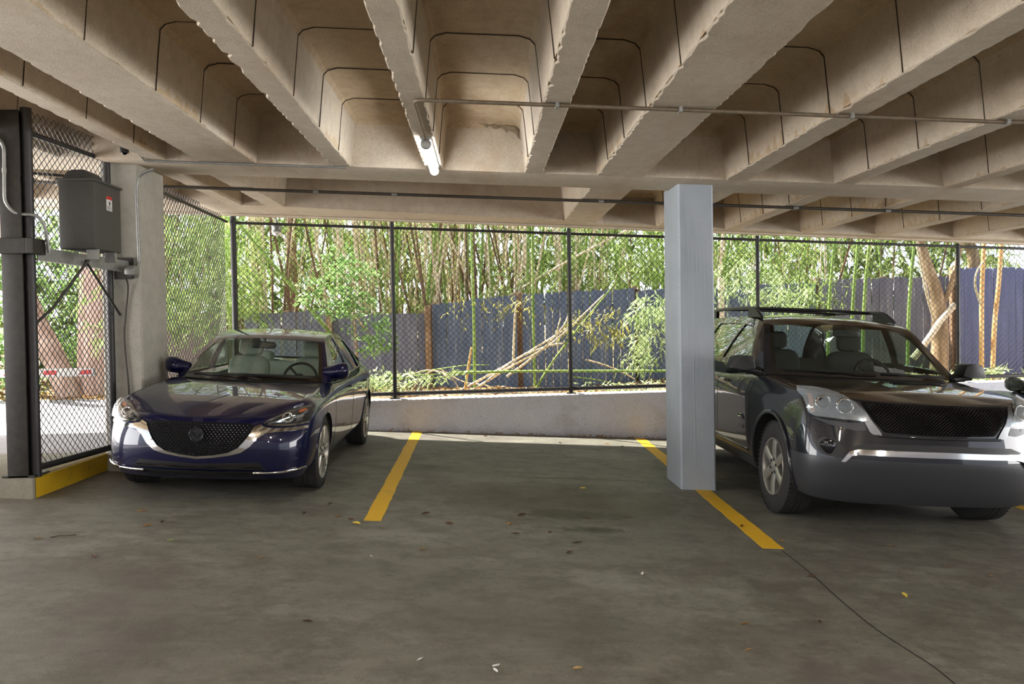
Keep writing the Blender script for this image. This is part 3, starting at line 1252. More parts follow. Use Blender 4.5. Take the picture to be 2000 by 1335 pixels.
def lamp_unit(base, h, n_, r, ring_r, ring_name, bowl_name, ring_mat, bowl_mat, off=.022):
    """a ring with a domed bowl, turned between the surface normal and straight ahead"""
    m = (n_ * .5 + Vector((0, -1, 0)) * .5).normalized()
    q = Vector((0, -1, 0)).rotation_difference(m).to_matrix().to_4x4()
    mt = Matrix.Translation(h + n_ * off) @ q
    a = torus_ring(MB(), (0, 0, 0), r, ring_r, 'Y')
    a.v = [tuple(mt @ Vector(p)) for p in a.v]
    a.obj(ring_name, ring_mat, base, smooth=60)
    b = MB().lathe([(.02, r * .93), (-.003, r * .90), (-.014, r * .55), (-.018, .001)], 'Y', 24)
    b.v = [tuple(mt @ Vector(p)) for p in b.v]
    b.obj(bowl_name, bowl_mat, base, smooth=60)
def greenhouse(car, P, C, Q, windows, paint, glass_w, glass_s, roof_paint=None, f_glass=0.935, pillars=(), interior=True):
    """roof, screens, pillars and side glass. P: rail points, C: centre-line points, Q: belt points (same count)"""
    fs_ = [-1, -.97, -f_glass, -.89, -.62, -.32, 0, .32, .62, .89, f_glass, .97, 1]
    nspan = 6
    Pc, Cc, Qc = curve_pts(P, nspan), curve_pts(C, nspan), curve_pts(Q, nspan)
    n = len(Pc)

    def top(i, f):
        a = abs(f)
        return Vector((Pc[i].x * f, Cc[i].y + (Pc[i].y - Cc[i].y) * a ** 2.0, Cc[i].z + (Pc[i].z - Cc[i].z) * a ** 2.4))
    grid = [[top(i, f) for f in fs_] for i in range(n)]
    i_w1, i_r0, i_r1 = 2 * nspan, 5 * nspan, 7 * nspan      # screen ends, backlight starts / ends
    buck = {'windshield': MB(), 'screen_border': MB(), 'roof': MB(), 'rear_window': MB()}
    m = len(fs_)
    for i in range(n - 1):
        for j in range(m - 1):
            fm = abs((fs_[j] + fs_[j + 1]) / 2)
            if i < i_w1 - 1 and fm < f_glass:
                k = 'windshield' if (fm < .89 and i >= 1) else 'screen_border'
            elif i_r0 + 1 <= i < i_r1 - 1 and fm < f_glass:
                k = 'rear_window'
            else:
                k = 'roof'
            off = Vector((0, 0, 0))
            buck[k].add([grid[i][j], grid[i][j + 1], grid[i + 1][j + 1], grid[i + 1][j]], [(0, 3, 2, 1)])
    roof = buck['roof'].obj('roof', paint, car, smooth=50, fix=False, weld=True)
    ws = buck['windshield'].obj('windshield', glass_w, car, smooth=180, fix=False, weld=True)
    buck['screen_border'].obj('windshield_border', M['gloss_black'], car, smooth=180, fix=False, weld=True)
    buck['rear_window'].obj('rear_window', glass_w, car, smooth=180, fix=False, weld=True)
    # inner headliner so that the cabin is not see-through upwards
    if interior:
        hl = MB()
        for i in range(i_w1, i_r0):
            for j in range(2, m - 3):
                hl.add([grid[i][j] * 1.0 - Vector((0, 0, .03)), grid[i][j + 1] - Vector((0, 0, .03)), grid[i + 1][j + 1] - Vector((0, 0, .03)), grid[i + 1][j] - Vector((0, 0, .03))], [(0, 1, 2, 3)])
        hl.obj('headliner', M['cabin'], car, smooth=60, fix=False, weld=True)
    # side surfaces
    side = MB()
    for i in range(n):
        for t in (0, .25, .5, .75, 1):
            p = Qc[i].lerp(Pc[i], t)
            p.x += 0.022 * sin(pi * t)
            side.v.append(tuple(p))
    for i in range(n - 1):
        for k in range(4):
            side.f.append((i * 5 + k, (i + 1) * 5 + k, (i + 1) * 5 + k + 1, i * 5 + k + 1))
            side.m.append(0)
    sme = side.mesh('s', M['seam'])
    sr = Surf([sme])
    rail = [(p.y, p.z) for p in Pc]
    belt = [(p.y, p.z - 0.012) for p in Qc]
    outline = belt + rail[::-1]
    # drop doubled end points
    clean = []
    for p in outline:
        if not clean or math.hypot(p[0] - clean[-1][0], p[1] - clean[-1][1]) > 0.012:
            clean.append(p)
    if math.hypot(clean[0][0] - clean[-1][0], clean[0][1] - clean[-1][1]) < 0.012:
        clean.pop()
    frame = sr.shell(clean, 'right', 0.002, 0.03, 0.05, holes=windows)
    fm_ = frame.mesh('door_frame', paint, smooth=40)
    gl_ = [sr.shell(w, 'right', -0.008, 0.004, 0.06).mesh('side_window', glass_s, smooth=60) for w in windows]
    pl_ = [sr.shell(w, 'right', 0.004, 0.006, 0.05).mesh('pillar_cover', M['gloss_black'], smooth=60) for w in pillars]
    for sg in (1, -1):
        for nm, me in [('pillar_frame', fm_)] + [('side_window', g) for g in gl_] + [('pillar_cover', p_) for p_ in pl_]:
            m2 = me
            if sg < 0:
                m2 = me.copy()
                for v in m2.vertices:
                    v.co.x = -v.co.x
                m2.flip_normals()
            link(nm, m2, car)
    return sr


def seam(surf, car_mb, pts, axis, w=0.005):
    """a narrow dark gap line laid on the surface"""
    p = surf.path(pts, axis, -0.0015, 0.03)
    if len(p) > 1:
        car_mb.tube(p, w, 4)


def both(fn):
    for sg in (1, -1):
        fn(sg)


def mirror_mesh(mb, sg):
    if sg < 0:
        mb.v = [(-x, y, z) for x, y, z in mb.v]
        mb.f = [tuple(reversed(f)) for f in mb.f]
    return mb


def wiper(car, pts, zoff=0.018):
    m = MB()
    m.tube(pts, [0.010, .008, .006, .006, .005][:len(pts)] if len(pts) <= 5 else 0.006, 6)
    return m.obj('wiper', M['trim_black'], car)


def torus_ring(mb, c, R, r, axis='Y', n=32, k=8):
    prof = [(r * cos(2 * pi * i / k), R + r * sin(2 * pi * i / k)) for i in range(k)]
    return mb.lathe(prof, axis, n, c, closed=True)
# ------------------------------------------------------------------ the blue sedan
def build_sedan():
    SX, SY = -2.45, 7.88
    car = thing('sedan', 'dark blue four-door sedan parked nose out beside the bare concrete column', 'car', (SX, SY, fz(SX)), rot=(0, TILT, 0))
    ysd = [-.45, 0, .42, .80, 1.6, 2.38, 2.83, 3.30]

    def line(nx, ny, nz, sx, sz, tx, ty, tz):
        return list(zip(nx, ny, nz)) + list(zip(sx, ysd, sz)) + list(zip(tx, ty, tz))
    L = [
        line((0, .33, .62, .80), (-.80, -.79, -.73, -.58), (.20, .20, .20, .20), (.80, .78, .77, .77, .77, .77, .78, .78), (.20, .18, .18, .18, .18, .18, .19, .22), (.72, .55, .3, 0), (3.66, 3.76, 3.80, 3.80), (.26, .27, .27, .27)),
        line((0, .35, .66, .835), (-.915, -.895, -.815, -.66), (.285, .285, .285, .285), (.885, .86, .86, .86, .86, .87, .87, .87), (.30, .29, .28, .28, .28, .29, .30, .33), (.80, .60, .33, 0), (3.72, 3.84, 3.88, 3.89), (.36, .37, .37, .37)),
        line((0, .36, .68, .855), (-.945, -.92, -.83, -.65), (.45, .45, .45, .46), (.90, .905, .89, .875, .875, .895, .91, .89), (.47, .47, .44, .42, .43, .46, .50, .52), (.83, .62, .34, 0), (3.74, 3.88, 3.92, 3.93), (.55, .56, .56, .56)),
        line((0, .36, .67, .85), (-.925, -.90, -.80, -.60), (.61, .61, .62, .64), (.90, .915, .895, .885, .885, .905, .92, .89), (.66, .68, .66, .64, .66, .69, .73, .76), (.82, .61, .34, 0), (3.72, 3.86, 3.91, 3.92), (.76, .78, .79, .79)),
        line((0, .35, .65, .835), (-.885, -.86, -.755, -.50), (.705, .71, .725, .77), (.895, .905, .885, .872, .872, .892, .905, .875), (.805, .845, .855, .86, .875, .89, .91, .925), (.79, .58, .32, 0), (3.74, 3.86, 3.90, 3.91), (.93, .94, .95, .95)),
        line((0, .33, .60, .775), (-.835, -.80, -.68, -.40), (.735, .742, .765, .825), (.79, .775, .77, .785, .80, .795, .765, .70), (.865, .915, .95, .965, .985, 1.00, 1.02, 1.035), (.64, .46, .25, 0), (3.66, 3.80, 3.86, 3.87), (1.035, 1.045, 1.05, 1.05)),
    ]
    # two more columns of hood width on the front rows
    rows = [
        [(0, -.52, .835), (.33, -.50, .835), (.60, -.47, .845)],
        [(0, -.10, .905), (.33, -.09, .905), (.60, -.04, .912)],
        [(0, .22, .955), (.33, .25, .953), (.60, .34, .948)],
        [(0, .46, .955), (.33, .52, .955), (.60, .68, .955)],
        [(0, 1.25, .62), (.33, 1.25, .62), (.60, 1.4, .62)],
        [(0, 2.3, .55), (.33, 2.3, .55), (.60, 2.3, .55)],
        [(0, 3.00, .88), (.33, 3.0, .88), (.60, 2.95, .90)],
        [(0, 3.42, 1.055), (.33, 3.41, 1.055), (.58, 3.36, 1.05)],
    ]
    hull = car_hull({'lines': L, 'rows': rows, 'creases': [(4, 4, 11, .35), (5, 3, 7, .6), (5, 0, 4, .55), (1, 0, 4, .5), (5, 12, 15, .6), (0, 0, 15, .7)]}, 3)
    me = cut_wells(hull, [(0, .345, .372, .60), (2.83, .345, .372, .60)])
    surf = Surf([me])
    mats = [M['navy'], M['well']]

    def cls(c, n, mi):
        ax = abs(c.x)
        if mi == 1:
            return 'wheel_well_' + ('a' if c.x > 0 else 'b') + ('f' if c.y < 1.4 else 'r')
        if .62 < c.y < 3.2 and ax < .765 and n.z > 0.1:
            return 'cabin_floor'
        if n.z < -.8:
            return 'underbody'
        if c.y < .78 and ax < .772 and c.z > .75 and n.z > .3:
            return 'hood'
        if c.y < -.42 or (c.y < -.30 and c.z < .60):
            return 'front_bumper'
        if ax > .70 and .60 < c.y < 1.72 and c.z > .27:
            return 'door_front_' + ('a' if c.x > 0 else 'b')
        if ax > .70 and 1.72 < c.y < 2.72 and c.z > .27:
            return 'door_rear_' + ('a' if c.x > 0 else 'b')
        return ('fender_' + ('a' if c.x > 0 else 'b')) if c.y < .8 else 'rear_body'
    side = lambda c: abs(c.x) > .70 and c.z > .2
    parts = split_panels(me, mats, [
        (Vector((0, .60, 0)), Vector((0, 1, 0)), side), (Vector((0, 1.72, 0)), Vector((0, 1, 0)), side), (Vector((0, 2.72, 0)), Vector((0, 1, 0)), side),
        (Vector((0, 0, .27)), Vector((0, 0, 1)), lambda c: abs(c.x) > .7 and .5 < c.y < 2.8),
        (Vector((0, -.42, 0)), Vector((0, 1, 0)), lambda c: abs(c.x) > .6 and c.y < 0)], cls)
    names = {'wheel_well': ('wheel_well', None), 'cabin_floor': ('cabin_floor', M['cabin']), 'underbody': ('underbody', M['well']), 'hood': ('hood', None),
             'front_bumper': ('front_bumper', None), 'body': ('body', None)}
    for k, m2 in parts.items():
        nm, mt = names.get(k, (k.rsplit('_', 1)[0] if k[:4] in ('whee', 'fend') else 'rear_body' if k == 'rear_body' else 'door', None))
        if mt:
            m2.materials[0] = mt
        link(nm, m2, car)

    # greenhouse
    P = [(.765, .70, .955), (.69, 1.02, 1.17), (.60, 1.36, 1.365), (.585, 1.75, 1.43), (.58, 2.25, 1.42), (.56, 2.75, 1.345), (.60, 3.18, 1.19), (.66, 3.52, 1.045)]
    C = [(0, .42, .965), (0, .82, 1.20), (0, 1.22, 1.395), (0, 1.75, 1.465), (0, 2.25, 1.452), (0, 2.70, 1.38), (0, 3.08, 1.22), (0, 3.42, 1.05)]
    Q = [(.775, .70, .952), (.80, 1.0, .965), (.805, 1.36, .972), (.805, 1.75, .982), (.80, 2.25, .995), (.78, 2.75, 1.01), (.73, 3.18, 1.03), (.67, 3.52, 1.04)]
    wf = smooth2d([(.98, .995), (1.25, 1.20), (1.48, 1.345), (1.745, 1.39), (1.745, 1.0)], 1)
    wf = [(.98, .995), (1.14, 1.13), (1.32, 1.265), (1.50, 1.355), (1.745, 1.388), (1.76, 1.005)]
    wr = [(1.86, 1.01), (1.845, 1.393), (2.25, 1.378), (2.55, 1.335), (2.70, 1.02)]
    wq = [(2.76, 1.035), (2.62, 1.318), (2.80, 1.265), (3.02, 1.16), (3.16, 1.075)]
    greenhouse(car, P, C, Q, [wf, wr, wq], M['navy'], M['glass'], M['glass_side'], pillars=[[(1.752, 1.005), (1.747, 1.395), (1.845, 1.398), (1.858, 1.01)], [(2.705, 1.03), (2.555, 1.335), (2.615, 1.325), (2.755, 1.035)]])
    # bright strip along the window sill
    for sg in (1, -1):
        m = MB()
        q = curve_pts([(.808 * sg, .93, .978), (.812 * sg, 1.36, .984), (.812 * sg, 1.75, .994), (.808 * sg, 2.25, 1.007), (.79 * sg, 2.75, 1.024), (.752 * sg, 3.1, 1.045)], 6)
        m.tube(q, 0.007, 6).obj('window_trim', M['chrome'], car, smooth=60)

    # ---- front details
    g_half = [(0, .412), (.14, .428), (.27, .452), (.345, .492), (.40, .555), (.445, .625), (.47, .672), (.40, .694), (.2, .697), (0, .698)]
    g_out = g_half[:-1] + [(0, .698)] + [(-a, b) for a, b in g_half[::-1][1:-1]]
    surf.shell(g_out, 'front', 0.004, 0.012, 0.035).obj('grille', M['matt_black'], car, smooth=40)
    # small facets of the grille mesh
    fm = MB()
    r = 0
    z = .435
    while z < .69:
        x = -.46 + (0.0155 if r % 2 else 0)
        while x < .46:
            if pt_in_poly(x, z, [(a * .95, .56 + (b - .56) * .92) for a, b in g_out]):
                h, n_ = surf.hit(x, z, 'front')
                if h is not None:
                    c = h + Vector((0, -.010, 0))
                    fm.add([c + Vector(p) for p in ((-.0085, .003, 0), (0, .003, -.0075), (.0085, .003, 0), (0, .003, .0075), (0, -.0045, .001))],
                           [(0, 1, 4), (1, 2, 4), (2, 3, 4), (3, 0, 4)])
            x += .031
        z += .0185
        r += 1
    o = fm.obj('grille_mesh', plain('grille_facets', srgb(44, 44, 48), .22, .8), car)
    o['kind'] = 'stuff'
    # winged bright band: under the lamp, then along the grille edge to the lower tip
    band = [(.845, .640), (.74, .628), (.62, .622), (.54, .612), (.485, .575), (.43, .505), (.36, .452), (.27, .428), (.14, .408), (0, .394),
            (0, .414), (.14, .428), (.262, .452), (.335, .492), (.385, .55), (.425, .615), (.452, .668), (.50, .690), (.515, .668), (.60, .652), (.72, .654), (.845, .664)]
    for sg in (1, -1):
        surf.shell(band if sg > 0 else mir(band), 'front', 0.012, 0.02, 0.03).obj('chrome_wing', M['chrome'], car, smooth=45)
    # emblem plate
    e = MB()
    torus_ring(e, (0, -.952, .60), .056, .005, 'Y')
    e.lathe([(-.949, .052), (-.945, .001)], 'Y', 32, (0, 0, .60))
    e.tube([(-.055, -.956, .622), (-.02, -.958, .60), (0, -.958, .578), (.02, -.958, .60), (.055, -.956, .622)], [.004, .008, .009, .008, .004], 6)
    e.obj('emblem', M['reflector_dark'], car, smooth=40)
    # lower intake and side strips
    low = [(-.50, .232), (-.56, .30), (-.50, .368), (-.25, .362), (0, .352), (.25, .362), (.50, .368), (.56, .30), (.50, .232)]
    surf.shell(low, 'front', 0.003, 0.01, 0.04).obj('lower_intake', M['trim_black'], car, smooth=40)
    sl = MB()
    for zz in (.262, .292, .322):
        p = surf.path([(-.52, zz), (.52, zz)], 'front', 0.008, .05)
        sl.tube(p, 0.006, 4)
    so = sl.obj('intake_bars', M['gloss_black'], car)
    so['kind'] = 'stuff'
    for sg in (1, -1):
        p = surf.path([(.455 * sg, .284), (.58 * sg, .282), (.70 * sg, .286), (.80 * sg, .298), (.838 * sg, .305)], 'front', 0.012, .03)
        MB().tube(p, [0.010] * len(p), 6).obj('bumper_strip', M['chrome'], car, smooth=60)
        rec = [(.52, .31), (.50, .36), (.56, .405), (.70, .41), (.80, .395), (.83, .335), (.80, .318), (.66, .305)]
        surf.shell(rec if sg > 0 else mir(rec), 'front', 0.002, 0.006, .03).obj('bumper_pocket', M['navy'], car, smooth=40)
    # headlamps
    lamp = [(.515, .688), (.545, .715), (.61, .745), (.69, .782), (.765, .806), (.835, .822), (.862, .79), (.862, .73), (.845, .683), (.76, .668), (.66, .664), (.56, .672)]
    for sg in (1, -1):
        f = (lambda q: q) if sg > 0 else mir
        base = surf.shell(f(lamp), 'front', 0.004, 0.01, .025).obj('headlamp', M['reflector_dark'], car, smooth=40)
        surf.shell(f([(.515, .690), (.545, .717), (.61, .747), (.69, .784), (.765, .808), (.835, .824), (.842, .812), (.765, .795), (.69, .768), (.61, .732), (.55, .702)]), 'front', .010, .008, .02).obj('lamp_brow', M['reflector'], base, smooth=40)
        surf.shell(f([(.55, .688), (.555, .698), (.65, .712), (.65, .700)]), 'front', .010, .006, .02).obj('lamp_blade', M['reflector'], base, smooth=40)
        surf.shell(f([(.56, .676), (.56, .682), (.72, .680), (.845, .697), (.845, .686), (.72, .670)]), 'front', .010, .006, .02).obj('lamp_blade', M['chrome'], base, smooth=40)
        h, n_ = surf.hit(.685 * sg, .728, 'front')
        lamp_unit(base, h, n_, .041, .0085, 'projector_ring', 'projector_lens', M['chrome'], M['gloss_black'], .014)
        surf.shell(f([(.752, .772), (.76, .786), (.795, .796), (.82, .795), (.80, .780), (.77, .768)]), 'front', .012, .008, .02).obj('turn_lamp', M['amber'], base, smooth=40)
        surf.shell(f([(.755, .70), (.755, .745), (.80, .760), (.80, .705)]), 'front', .010, .008, .02).obj('lamp_facet', M['reflector'], base, smooth=40)
        surf.shell(f(lamp), 'front', 0.036, 0.003, .03).obj('lamp_lens', M['lens'], base, smooth=60)
    # hood gap, door gaps
    sm = MB()
    for sg in (1, -1):
        seam(surf, sm, [(.05 * sg, -.842), (.33 * sg, -.806), (.60 * sg, -.69), (.735 * sg, -.48), (.772 * sg, -.30), (.768 * sg, 0), (.764 * sg, .40), (.772 * sg, .62)], 'top', .004)
        ax = 'right' if sg > 0 else 'left'
        for yy in (.60, 1.72):
            seam(surf, sm, [(yy - (.02 if yy < 1 else 0), .95), (yy, .80), (yy, .45), (yy + .03, .29)], ax, .0035)
        seam(surf, sm, [(2.62, .99), (2.70, .85), (2.55, .72), (2.45, .55), (2.36, .29)], ax, .0035)
        seam(surf, sm, [(.62, .285), (2.36, .285)], ax, .0035)
    s_o = sm.obj('panel_gap', M['seam'], car)
    s_o['kind'] = 'stuff'
    # arch lips, handles, mirrors
    for sg in (1, -1):
        ax = 'right' if sg > 0 else 'left'
        for yc in (0, 2.83):
            p = []
            for a in [radians(q) for q in range(-22, 203, 9)]:
                h, n_ = surf.hit(yc + cos(a) * .377, .345 + sin(a) * .377, ax)
                if h is not None and abs(h.x) > .6:
                    p.append(h)
            if len(p) > 2:
                MB().tube(p, .007, 6).obj('arch_lip', M['navy'], car, smooth=60)
        for yy in (1.50, 2.50):
            h, n_ = surf.hit(yy, .865, ax)
            if h is not None:
                m = MB()
                m.tube([h + Vector((0, -.10, 0)), h + Vector((.028 * sg, -.085, 0)), h + Vector((.032 * sg, .06, .004)), h + Vector((0, .09, .004))], [.010, .012, .012, .010], 8)
                m.obj('door_handle', M['navy'], car, smooth=60)
        mm = MB()
        sec = [(.70, .05, .05), (.775, .075, .066), (.84, .105, .088), (.90, .11, .09), (.945, .085, .075), (.962, .035, .035)]
        vs, fs, N = [], [], 14
        for k, (x, ry, rz) in enumerate(sec):
            for t in range(N):
                a = 2 * pi * t / N
                yy = .86 + (0.03 * (x - .7) * 4) + ry * cos(a) * (1.0 if cos(a) < 0 else .45)
                vs.append((x * sg, yy, 1.055 + rz * sin(a) + (x - .8) * .10))
        for k in range(len(sec) - 1):
            for t in range(N):
                fs.append((k * N + t, k * N + (t + 1) % N, (k + 1) * N + (t + 1) % N, (k + 1) * N + t))
        fs += [tuple(range(N)), tuple((len(sec) - 1) * N + t for t in range(N))]
        vs = [v for v in vs]
        mm.add(vs, fs)
        mo = mm.obj('side_mirror', M['navy'], car, smooth=60)
        ft = MB()
        ft.tube([(.79 * sg, .88, .965), (.83 * sg, .88, .985), (.865 * sg, .88, 1.0)], [.024, .022, .022], 8)
        ft.obj('mirror_foot', M['gloss_black'], mo, smooth=60)
        mg = MB()
        mg.box(.80 * sg - .0, .915, 1.0, .93 * sg, .92, 1.11)
        mg.obj('mirror_glass', M['chrome'], mo)
    # wheels
    for yy in (0, 2.83):
        for sg in (1, -1):
            add_wheel(car, yy, .885, sg, .343, .255, .225, 5, .20, .042)
    # wipers
    for (x0, x1, y0, z0) in ((-.60, .10, .50, .985), (-.02, .62, .43, .975)):
        pts = []
        for k in range(5):
            x = x0 + (x1 - x0) * k / 4
            a = abs(x) / .77
            pts.append((x, .44 + .27 * a * a + .03 - .04 * k / 4 + .02, .992 + .012 * (4 - k) / 4 - .012 * a * a + .012))
        wiper(car, pts)
    # cabin
    seat(car, -.37, 1.75, .58, M['seat_light'], hgt=.56, w=.46, head_w=.27)
    seat(car, .37, 1.75, .58, M['seat_light'], hgt=.56, w=.46, head_w=.27)
    rb = MB()
    rbox(rb, (0, 2.62, .80), (1.25, .18, .50), .3, Euler((-.3, 0, 0)))
    rbs = rb.obj('rear_bench', M['seat_light'], car, smooth=60)
    for x in (-.42, .42):
        h = MB()
        rbox(h, (x, 2.70, 1.10), (.25, .10, .14), .5, Euler((-.2, 0, 0)))
        h.obj('headrest', M['seat_light'], rbs, smooth=60)
    d = MB()
    rbox(d, (0, .98, .90), (1.46, .55, .16), .3)
    d.obj('dashboard', M['cabin'], car, smooth=60)
    st = MB()
    torus_ring(st, (0, 0, 0), .18, .015, 'Y', 32, 8)
    for a in (0, pi * .75, pi * 1.25):
        st.tube([(0, 0, 0), (sin(a + pi / 2) * .17, 0, cos(a + pi / 2) * .17)], .016, 6)
    st.lathe([(-.03, .001), (-.03, .05), (.03, .055)], 'Y', 16)
    so_ = st.obj('steering_wheel', M['trim_black'], car, smooth=60, loc=(.37, 1.22, .94))
    so_.rotation_euler = (radians(-22), 0, 0)
    rm = MB()
    rbox(rm, (0.0, 1.08, 1.30), (.25, .05, .075), .4)
    rm.tube([(0, 1.10, 1.32), (0, 1.14, 1.37)], .012, 6)
    rm.obj('rear_view_mirror', M['trim_black'], car, smooth=60)
    return car


sedan = build_sedan()
M['lamp_grey'] = plain('grey_lamp_bowl', srgb(120, 126, 130), .3, .3)
M['marker'] = plain('faded_marker_lens', srgb(206, 150, 120), .3, coat=.4)
# ------------------------------------------------------------------ the dark grey SUV (and a second one beside it)
def build_suv():
    VX, VY = 3.645, 7.45
    car = thing('suv', 'dark grey SUV with roof rails and a mesh grille, parked beside the painted column', 'car', (VX, VY, fz(VX)), rot=(0, TILT, 0))
    ysd = [-.52, 0, .30, .52, 1.5, 2.50, 3.02, 3.55]

    def line(nx, ny, nz, sx, sz, tx, ty, tz):
        return list(zip(nx, ny, nz)) + list(zip(sx, ysd, sz)) + list(zip(tx, ty, tz))
    L = [
        line((0, .40, .74, .93), (-.87, -.86, -.80, -.66), (.27, .27, .27, .28), (.96, .97, .96, .95, .95, .95, .97, .97), (.29, .30, .30, .30, .31, .32, .33, .35), (.90, .68, .38, 0), (3.92, 4.00, 4.03, 4.04), (.38, .38, .38, .38)),
        line((0, .42, .77, .975), (-.965, -.945, -.88, -.71), (.40, .40, .40, .40), (1.035, 1.045, 1.03, 1.02, 1.02, 1.02, 1.04, 1.03), (.42, .43, .43, .43, .44, .45, .46, .47), (.95, .72, .40, 0), (3.96, 4.05, 4.08, 4.09), (.50, .50, .50, .50)),
        line((0, .43, .79, .99), (-1.00, -.98, -.90, -.73), (.63, .63, .62, .61), (1.045, 1.065, 1.045, 1.03, 1.03, 1.035, 1.06, 1.04), (.62, .63, .62, .62, .62, .63, .65, .66), (.96, .73, .41, 0), (3.98, 4.07, 4.10, 4.11), (.70, .70, .70, .70)),
        line((0, .42, .77, .965), (-.96, -.935, -.85, -.68), (.87, .87, .88, .89), (1.02, 1.06, 1.05, 1.04, 1.04, 1.045, 1.06, 1.03), (.88, .88, .87, .86, .86, .87, .89, .90), (.95, .72, .41, 0), (3.98, 4.06, 4.09, 4.10), (.95, .95, .95, .95)),
        line((0, .41, .75, .93), (-.935, -.91, -.82, -.63), (1.045, 1.05, 1.06, 1.085), (.975, 1.02, 1.045, 1.045, 1.05, 1.05, 1.055, 1.02), (1.09, 1.07, 1.04, 1.02, 1.02, 1.03, 1.05, 1.07), (.94, .71, .40, 0), (3.97, 4.05, 4.08, 4.09), (1.12, 1.12, 1.12, 1.12)),
        line((0, .40, .70, .86), (-.875, -.85, -.76, -.56), (1.095, 1.10, 1.115, 1.14), (.90, .93, .955, .985, 1.02, 1.02, 1.02, .98), (1.155, 1.19, 1.215, 1.245, 1.275, 1.29, 1.30, 1.30), (.90, .68, .38, 0), (3.90, 4.00, 4.04, 4.05), (1.30, 1.30, 1.30, 1.30)),
    ]
    rows = [
        [(0, -.55, 1.165), (.40, -.54, 1.165), (.70, -.52, 1.165)],
        [(0, -.20, 1.205), (.40, -.18, 1.205), (.70, -.10, 1.205)],
        [(0, .06, 1.235), (.40, .10, 1.235), (.70, .20, 1.235)],
        [(0, .26, 1.235), (.40, .30, 1.235), (.72, .42, 1.24)],
        [(0, 1.1, .85), (.40, 1.1, .85), (.72, 1.2, .85)],
        [(0, 2.3, .80), (.40, 2.3, .80), (.72, 2.3, .80)],
        [(0, 3.0, .85), (.40, 3.0, .85), (.72, 3.0, .90)],
        [(0, 3.8, 1.25), (.40, 3.8, 1.25), (.70, 3.7, 1.25)],
    ]
    hull = car_hull({'lines': L, 'rows': rows, 'creases': [(4, 5, 12, .45), (5, 0, 4, .55), (5, 4, 8, .3), (2, 0, 4, .35), (0, 0, 15, .7)]}, 3)
    me = cut_wells(hull, [(0, .42, .475, .62), (3.02, .42, .475, .62)])
    surf = Surf([me])
    mats = [M['carbon'], M['well']]

    def cls(c, n, mi):
        ax = abs(c.x)
        if mi == 1:
            return 'wheel_well_' + ('a' if c.x > 0 else 'b') + ('f' if c.y < 1.4 else 'r')
        if .55 < c.y < 3.9 and ax < .98 and n.z > 0.1 and c.z > .5:
            return 'cabin_floor'
        if n.z < -.8:
            return 'underbody'
        if c.z < .40 or (c.z < .64 and c.y < -.40):
            return 'lower_cladding'
        if c.y < .42 and ax < .885 and c.z > 1.06 and n.z > .3:
            return 'hood'
        if c.y < -.50 and c.z < 1.06:
            return 'front_bumper'
        if ax > .8 and .62 < c.y < 1.72:
            return 'door_front_' + ('a' if c.x > 0 else 'b')
        if ax > .8 and 1.72 < c.y < 2.72:
            return 'door_rear_' + ('a' if c.x > 0 else 'b')
        return ('fender_' + ('a' if c.x > 0 else 'b')) if c.y < .65 else 'rear_body'
    side = lambda c: abs(c.x) > .8 and c.z > .35
    parts = split_panels(me, mats, [
        (Vector((0, 0, .40)), Vector((0, 0, 1)), lambda c: True),
        (Vector((0, 0, .64)), Vector((0, 0, 1)), lambda c: c.y < -.3),
        (Vector((0, .62, 0)), Vector((0, 1, 0)), side), (Vector((0, 1.72, 0)), Vector((0, 1, 0)), side), (Vector((0, 2.72, 0)), Vector((0, 1, 0)), side)], cls)
    for k, m2 in parts.items():
        nm = 'door' if k.startswith('door') else k.rsplit('_', 1)[0] if k[:4] in ('whee', 'fend') else k
        if k == 'cabin_floor':
            m2.materials[0] = M['cabin']
        elif k == 'underbody':
            m2.materials[0] = M['well']
        elif k == 'lower_cladding':
            m2.materials[0] = M['trim_grey']
        link(nm, m2, car)
    P = [(.955, .50, 1.235), (.86, .82, 1.50), (.765, 1.14, 1.735), (.75, 1.75, 1.80), (.75, 2.6, 1.80), (.75, 3.35, 1.765), (.80, 3.78, 1.52), (.84, 3.98, 1.28)]
    C = [(0, .19, 1.24), (0, .60, 1.54), (0, 1.02, 1.775), (0, 1.75, 1.85), (0, 2.6, 1.85), (0, 3.42, 1.80), (0, 3.88, 1.53), (0, 4.02, 1.28)]
    Q = [(.97, .50, 1.232), (1.0, .80, 1.25), (1.02, 1.14, 1.262), (1.03, 1.75, 1.272), (1.03, 2.6, 1.285), (1.0, 3.35, 1.295), (.93, 3.78, 1.298), (.87, 3.98, 1.275)]
    wf = [(.80, 1.285), (.98, 1.47), (1.17, 1.63), (1.36, 1.705), (1.60, 1.722), (1.73, 1.292)]
    wr = [(1.83, 1.295), (1.70, 1.728), (2.3, 1.735), (2.56, 1.73), (2.68, 1.31)]
    wq = [(2.78, 1.32), (2.66, 1.728), (3.05, 1.715), (3.32, 1.68), (3.52, 1.50), (3.55, 1.34)]
    greenhouse(car, P, C, Q, [wf, wr, wq], M['carbon'], M['glass'], M['glass_side'], pillars=[[(1.738, 1.292), (1.61, 1.722), (1.69, 1.727), (1.822, 1.295)]])
